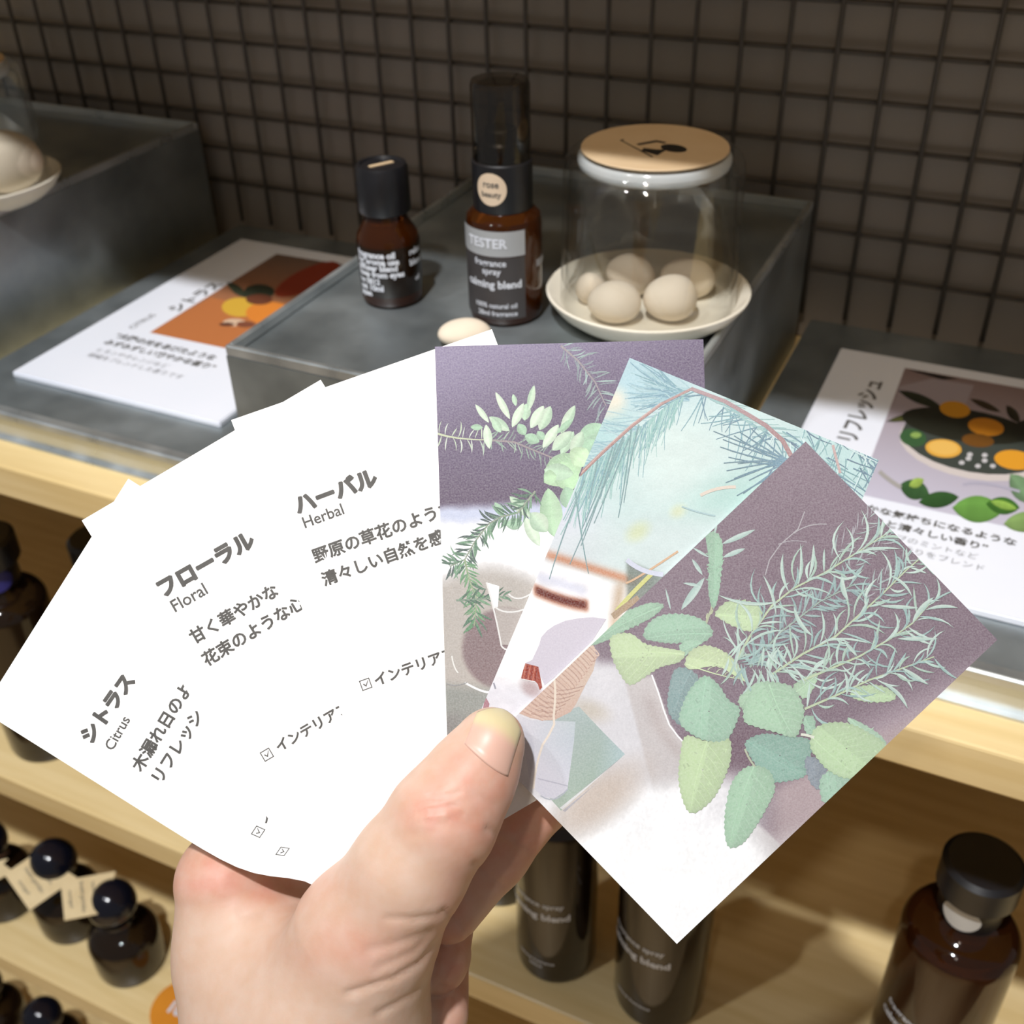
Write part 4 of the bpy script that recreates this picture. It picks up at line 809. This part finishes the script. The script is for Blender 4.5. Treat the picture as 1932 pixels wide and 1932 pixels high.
A.poly([U(p) for p in ((1060, 296), (1450, 372), (1330, 380), (1150, 330))], (40, 36, 34)); el(1560, 880, 560, 235, (224, 214, 210), .18); el(1560, 850, 540, 215, (70, 76, 70), .18)
for a in (((1000, 460), (1330, 590), 70, (44, 48, 34)), ((910, 690), (1340, 600), 60, (52, 58, 34)), ((930, 680), (1280, 650), 40, (90, 92, 48)), ((1530, 520), (1760, 620), 50, (60, 50, 34)), ((1800, 570), (1900, 700), 70, (50, 46, 34))): A.leaf(U(a[0]), U(a[1]), a[2] / 3.927, a[3], n=7, vein=False)
el(1500, 720, 480, 120, (44, 44, 34), .15); el(1110, 810, 100, 65, (64, 100, 62), .2); el(1130, 790, 40, 22, (150, 180, 96)); el(1420, 600, 115, 60, (214, 150, 40), .15); el(1650, 730, 135, 65, (206, 134, 36), .15); el(1590, 830, 120, 50, (120, 78, 30), .1); el(1335, 890, 135, 68, (242, 184, 78), .1); el(1335, 885, 110, 52, (250, 200, 104), .1); el(1860, 975, 150, 72, (240, 168, 50), .12)
for cx, cy in ((1470, 995), (1520, 965), (1590, 1020), (1640, 980), (1700, 1020), (1530, 935), (1640, 940)): el(cx, cy, 22, 16, (214, 212, 214), n=12)
el(2000, 760, 160, 90, (40, 40, 32)); A.leaf(U((1830, 1080)), U((2000, 1300)), 40, (110, 140, 104), n=7)
for a in (((1010, 1160), (1230, 1230), 150, (58, 92, 54)), ((1080, 1170), (1190, 1120), 70, (150, 176, 84)), ((1150, 1290), (1450, 1250), 120, (50, 84, 44)), ((1400, 1330), (1780, 1350), 200, (104, 152, 72)), ((1650, 1300), (1900, 1330), 130, (64, 108, 44)), ((1680, 1280), (1880, 1340), 60, (140, 176, 80)), ((1780, 1450), (2100, 1420), 150, (130, 160, 96))): A.leaf(U(a[0]), U(a[1]), a[2] / 3.927, a[3], n=9, vein=False)
A.stroke([U((860, 1060)), U((930, 1120)), U((1020, 1180))], 8, (180, 176, 172)); A.stroke([U((1480, 1160)), U((1640, 1150)), U((1900, 1210))], 5, (190, 186, 204))
phc = U((1050, 292)); A.build('printed_photo', posR, abR, SR, M['signphoto'], None, .004)
q0 = onz(1648, 957, zR); flat_text(SR, zR, [('爽やかな気持ちになるような', (.1930, .0032), (1, -.03), .0050, .03), ('すっきりと清々しい香り”', (.1915, -.0043), (1, -.03), .0050, .03), ('レモンやハーブのミントなど', (.1915, -.0113), (1, -.03), .0042, -.01), ('すっきりとした香りをブレンド', (.1905, -.0173), (1, -.03), .0042, -.01)], gm)
q0 = onz(1612, 838, zR); flat_text(SR, zR, [('リフレッシュ', (q0[0], q0[1]), (0.02, 1), .0100, .03)], gm)

# ------------------------------------------------------------------ the hand (one continuous skin)
def capsule(P, a, b_, ra, rb):
    ba = b_ - a; t = np.clip(((P - a) @ ba) / (ba @ ba), 0, 1); return np.linalg.norm(P - a - t[..., None] * ba, axis=-1) - (ra + (rb - ra) * t)
def smin(a, b_, k): h = np.clip(.5 + .5 * (b_ - a) / k, 0, 1); return b_ + (a - b_) * h - k * h * (1 - h)
CH = lambda *q: [(hp(x, y, w), r) for x, y, w, r in q]
thumb = CH((927, 1398, 12.5, 6.7), (905, 1440, 13.0, 7.6), (880, 1480, 13.6, 8.9), (836, 1546, 14.5, 10.6), (772, 1640, 13.0, 11.4), (690, 1765, 6.5, 14.6), (628, 1930, -2, 20.5), (600, 2100, -8, 23))
side = CH((436, 1665, -17, 12.6), (470, 1800, -17, 16), (515, 1950, -14, 19), (560, 2120, -14, 22))
palm = CH((600, 1760, -26, 15), (620, 1950, -24, 20), (590, 2150, -16, 26), (600, 2600, -6, 28), (620, 3050, 4, 33))
index = CH((470, 1640, -22, 11), (760, 1520, -30, 9.4), (1022, 1486, -17, 8.6), (930, 1608, -12.5, 7.8), (846, 1716, -9, 7.2))
middle = CH((500, 1720, -38, 11), (800, 1640, -46, 9), (842, 1700, -36, 7.6), (824, 1812, -13, 7.2))
ring = CH((520, 1820, -48, 10.5), (800, 1770, -54, 8.5), (828, 1800, -40, 7.4), (826, 1912, -14, 6.9))
little = CH((540, 1920, -54, 9.5), (780, 1890, -56, 7.5), (805, 1905, -42, 6.8), (812, 2005, -18, 6.2))
def chain(P, ch, k):
    d = None
    for (a, ra), (b_, rb) in zip(ch, ch[1:]):
        q = capsule(P, a, b_, ra, rb); d = q if d is None else smin(d, q, k)
    return d
def sdf(P):
    body = smin(smin(chain(P, thumb, 3.0), chain(P, side, 5), 13), chain(P, palm, 6), 8)
    fin = smin(smin(smin(chain(P, index, 2.5), chain(P, middle, 2.5), .9), chain(P, ring, 2.5), .9), chain(P, little, 2.5), .9)
    return smin(body, fin, 1.6)
vox = 0.85
lo = np.array([-78.0, -232.0, -76.0]); hi = np.array([22.0, -36.0, 40.0]); nn_ = np.ceil((hi - lo) / vox).astype(int) + 1
gx, gy, gz = [lo[i] + vox * np.arange(nn_[i]) for i in range(3)]
S = np.empty(nn_, np.float32)
for i0 in range(0, nn_[0], 16):
    G = np.stack(np.meshgrid(gx[i0:i0 + 16], gy, gz, indexing='ij'), -1); S[i0:i0 + 16] = sdf(G)
S[:, 0, :] = np.maximum(S[:, 0, :], .3)
neg = S < 0
cor = [(i, j, k) for i in (0, 1) for j in (0, 1) for k in (0, 1)]
cnt = sum(neg[i:nn_[0] - 1 + i, j:nn_[1] - 1 + j, k:nn_[2] - 1 + k].astype(np.int8) for i, j, k in cor)
act = (cnt > 0) & (cnt < 8); ci = np.argwhere(act); vid = -np.ones(act.shape, np.int64); vid[act] = np.arange(len(ci))
acc = np.zeros((len(ci), 3)); num = np.zeros(len(ci))
for a in range(8):
    for b_ in range(a + 1, 8):
        ca, cb = np.array(cor[a]), np.array(cor[b_])
        if np.abs(ca - cb).sum() != 1: continue
        sa = S[tuple((ci + ca).T)]; sb = S[tuple((ci + cb).T)]; m = (sa < 0) != (sb < 0); t = np.where(m, sa / np.where(m, sa - sb, 1), 0)
        acc += np.where(m[:, None], ca + t[:, None] * (cb - ca), 0); num += m
HV = lo + (ci + acc / num[:, None]) * vox
HF = []
for ax in range(3):
    o1, o2 = [x for x in range(3) if x != ax]
    sl0 = [slice(None)] * 3; sl1 = [slice(None)] * 3; sl0[ax] = slice(0, nn_[ax] - 1); sl1[ax] = slice(1, nn_[ax])
    e = np.argwhere(neg[tuple(sl0)] != neg[tuple(sl1)]); e = e[(e[:, o1] > 0) & (e[:, o2] > 0) & (e[:, o1] < nn_[o1] - 1) & (e[:, o2] < nn_[o2] - 1)]
    d1 = np.zeros(3, int); d1[o1] = 1; d2 = np.zeros(3, int); d2[o2] = 1
    q = np.stack([vid[tuple((e - d1 - d2).T)], vid[tuple((e - d2).T)], vid[tuple(e.T)], vid[tuple((e - d1).T)]], 1)
    flip = neg[tuple(e.T)] ^ (ax == 1); q = np.where(flip[:, None], q, q[:, ::-1]); HF.append(q[(q >= 0).all(1)])
HF = np.concatenate(HF)
def grad(P, h=.4): return _nrm(np.stack([sdf(P + h * np.eye(3)[i]) - sdf(P - h * np.eye(3)[i]) for i in range(3)], -1))
def _nrm(v): return v / (np.linalg.norm(v, axis=-1, keepdims=True) + 1e-9)
N = grad(HV); HV = HV - N * sdf(HV)[:, None] * .9
# creases, in picture coordinates, pressed into the skin that faces the viewer
PXv = 966 + FPX * HV[:, 0] / (D0 * 1000 - HV[:, 2]); PYv = 966 - FPX * HV[:, 1] / (D0 * 1000 - HV[:, 2])
def zc(p): return np.array((300 + p[0] / 2.415, 1300 + p[1] / 2.415))
creases = [([(1280, 1030), (1160, 1050), (1040, 1046)], .35, 7), ([(1260, 1165), (1190, 1250), (1070, 1320), (860, 1388)], .5, 7), ([(1266, 1225), (1240, 1320), (1160, 1395), (1000, 1480)], .42, 7), ([(1250, 1100), (1120, 1150), (960, 1190)], .3, 9),
           ([(1240, 1120), (1160, 1200), (1000, 1270)], .28, 8), ([(1180, 560), (1280, 545), (1380, 520)], .25, 6), ([(1200, 600), (1290, 610), (1380, 570)], .25, 6), ([(1220, 500), (1300, 490), (1370, 470)], .2, 6), ([(1270, 500), (1260, 560), (1290, 610)], .18, 5),
           ([(1150, 660), (1290, 640), (1420, 600)], .18, 8), ([(1430, 480), (1480, 500), (1530, 530)], .2, 7), ([(330, 900), (460, 930), (620, 905)], .25, 10), ([(340, 860), (420, 880), (520, 890)], .2, 8), ([(580, 960), (480, 1010), (380, 1030)], .2, 10),
           ([(1500, 640), (1600, 690), (1700, 740)], .45, 7), ([(1440, 800), (1500, 860), (1570, 900)], .4, 7), ([(1300, 1010), (1360, 1060), (1424, 1140)], .5, 6), ([(1280, 1345), (1350, 1390), (1410, 1450)], .5, 6)]
disp = np.zeros(len(HV))
for pts, dep, sg in creases:
    P = [zc(p) for p in pts]; dm = np.full(len(HV), 1e9)
    for a, b_ in zip(P, P[1:]):
        d = b_ - a; t = np.clip(((PXv - a[0]) * d[0] + (PYv - a[1]) * d[1]) / (d @ d), 0, 1); dm = np.minimum(dm, np.hypot(PXv - a[0] - t * d[0], PYv - a[1] - t * d[1]))
    disp -= dep * np.exp(-(dm / sg) ** 2) - .10 * dep * np.exp(-((dm - 2.4 * sg) / (1.5 * sg)) ** 2)
HV = HV + N * (disp * np.clip(N[:, 2] * 1.5, 0, 1))[:, None]
blush = np.clip(sum(k * np.exp(-((PXv - x) / rx) ** 2 - ((PYv - y) / ry) ** 2) for x, y, rx, ry, k in ((822, 1530, 70, 55, .8), (470, 1665, 150, 45, .9), (660, 1790, 120, 60, .55), (990, 1560, 120, 160, .9), (860, 1830, 40, 160, .8), (880, 1440, 50, 40, .5), (380, 1620, 60, 60, .5))) * (.7 + .6 * vnoise(PXv / 22, PYv / 22, 31)), 0, 1)
me = bpy.data.meshes.new('hand'); me.vertices.add(len(HV)); me.vertices.foreach_set('co', (HV * .001).ravel()); me.loops.add(HF.size); me.loops.foreach_set('vertex_index', HF.ravel().astype(np.int32)); me.polygons.add(len(HF)); me.polygons.foreach_set('loop_start', np.arange(0, HF.size, 4, dtype=np.int32)); me.update(calc_edges=True); me.validate()
me.polygons.foreach_set('use_smooth', [True] * len(me.polygons))
at = me.color_attributes.new('ink', 'FLOAT_COLOR', 'POINT'); sk = linarr(np.array((212, 180, 158)))[None] * (1 - blush[:, None]) + linarr(np.array((210, 152, 132)))[None] * blush[:, None]
a4 = np.ones((len(HV), 4), np.float32); a4[:, :3] = sk; at.data.foreach_set('color', a4.ravel())
M['skin'] = mat('skin', attr='ink', rough=0.48, spec=0.4, grain=(240, 0.05), bump=(900, 0.10, 0.0004), sss=(0.25, 0.003))
hand = to_h(link('hand', me, M['skin'])); tag(hand, 'bare hand pinching the fanned scent cards under its thumb', 'hand')
# thumbnail: follows the skin, slightly proud, free edge yellowish
base_l, base_r, tip_l, tip_r = zc((1392, 250)), zc((1590, 400)), zc((1448, 108)), zc((1650, 196))
nu, nv = 14, 18; NV, NC = [], []
def surf_w(px, py):
    ws = np.arange(34, 0, -.25); P = np.array([hp(px, py, w) for w in ws]); s = sdf(P); i = int(np.argmax(s < 0))
    return ws[i] + .25 * (s[i] / (s[i] - s[i - 1])) if (s < 0).any() and i > 0 else None
lastw = 14
for j in range(nv + 1):
    t = j / nv
    for i in range(nu + 1):
        u = i / nu; L_ = base_l * (1 - t) + tip_l * t; R_ = base_r * (1 - t) + tip_r * t
        p = L_ * (1 - u) + R_ * u; bow = 4 * u * (1 - u)
        p = p + bow * (np.array((6, 20)) * (1 - t) * .45 + np.array((12, -26)) * t ** 2 * .9)
        w = surf_w(*p); lastw = w if w is not None else lastw
        NV.append((*p, lastw)); NC.append(t)
W2 = np.array([q[2] for q in NV]).reshape(nv + 1, nu + 1)
for _ in range(3): W2[1:-1, 1:-1] = (W2[1:-1, 1:-1] * 2 + W2[:-2, 1:-1] + W2[2:, 1:-1] + W2[1:-1, :-2] + W2[1:-1, 2:]) / 6
VV = []
for k, (x, y, w) in enumerate(NV):
    j, i = divmod(k, nu + 1); u, t = i / nu, j / nv; up = .12 + .45 * (4 * u * (1 - u)) ** .5 * min(1, t * 6 + .05) + .35 * t ** 3
    VV.append(hp(x, y, W2[j, i] + up) * .001)
top = len(VV); VV += [v - np.array([0, 0, .0005]) for v in VV]
NF = []
for j in range(nv):
    for i in range(nu): q = (j * (nu + 1) + i, j * (nu + 1) + i + 1, (j + 1) * (nu + 1) + i + 1, (j + 1) * (nu + 1) + i); NF += [q, tuple(k + top for k in q[::-1])]
rim = [i for i in range(nu + 1)] + [j * (nu + 1) + nu for j in range(1, nv + 1)] + [nv * (nu + 1) + i for i in range(nu - 1, -1, -1)] + [j * (nu + 1) for j in range(nv - 1, 0, -1)]
for k in range(len(rim)): a, b_ = rim[k], rim[(k + 1) % len(rim)]; NF.append((a, a + top, b_ + top, b_))
no = obj('thumbnail', VV, NF, None, None, True)
at = no.data.color_attributes.new('ink', 'FLOAT_COLOR', 'POINT'); cc = np.ones((len(VV), 4), np.float32)
for k in range(len(VV)):
    t = NC[k % top]; f = float(ss(.55, .80, np.array([t]))[0]); cc[k, :3] = linarr(np.array((222, 178, 160))) * (1 - f) + linarr(np.array((218, 200, 158))) * f
at.data.foreach_set('color', cc.ravel()); M['nail'] = mat('nail', attr='ink', rough=0.38, spec=0.5, sss=(0.1, 0.002)); no.data.materials.append(M['nail'])
no.parent = hand; tag(no, 'short bare thumbnail with pale yellowish free edge')
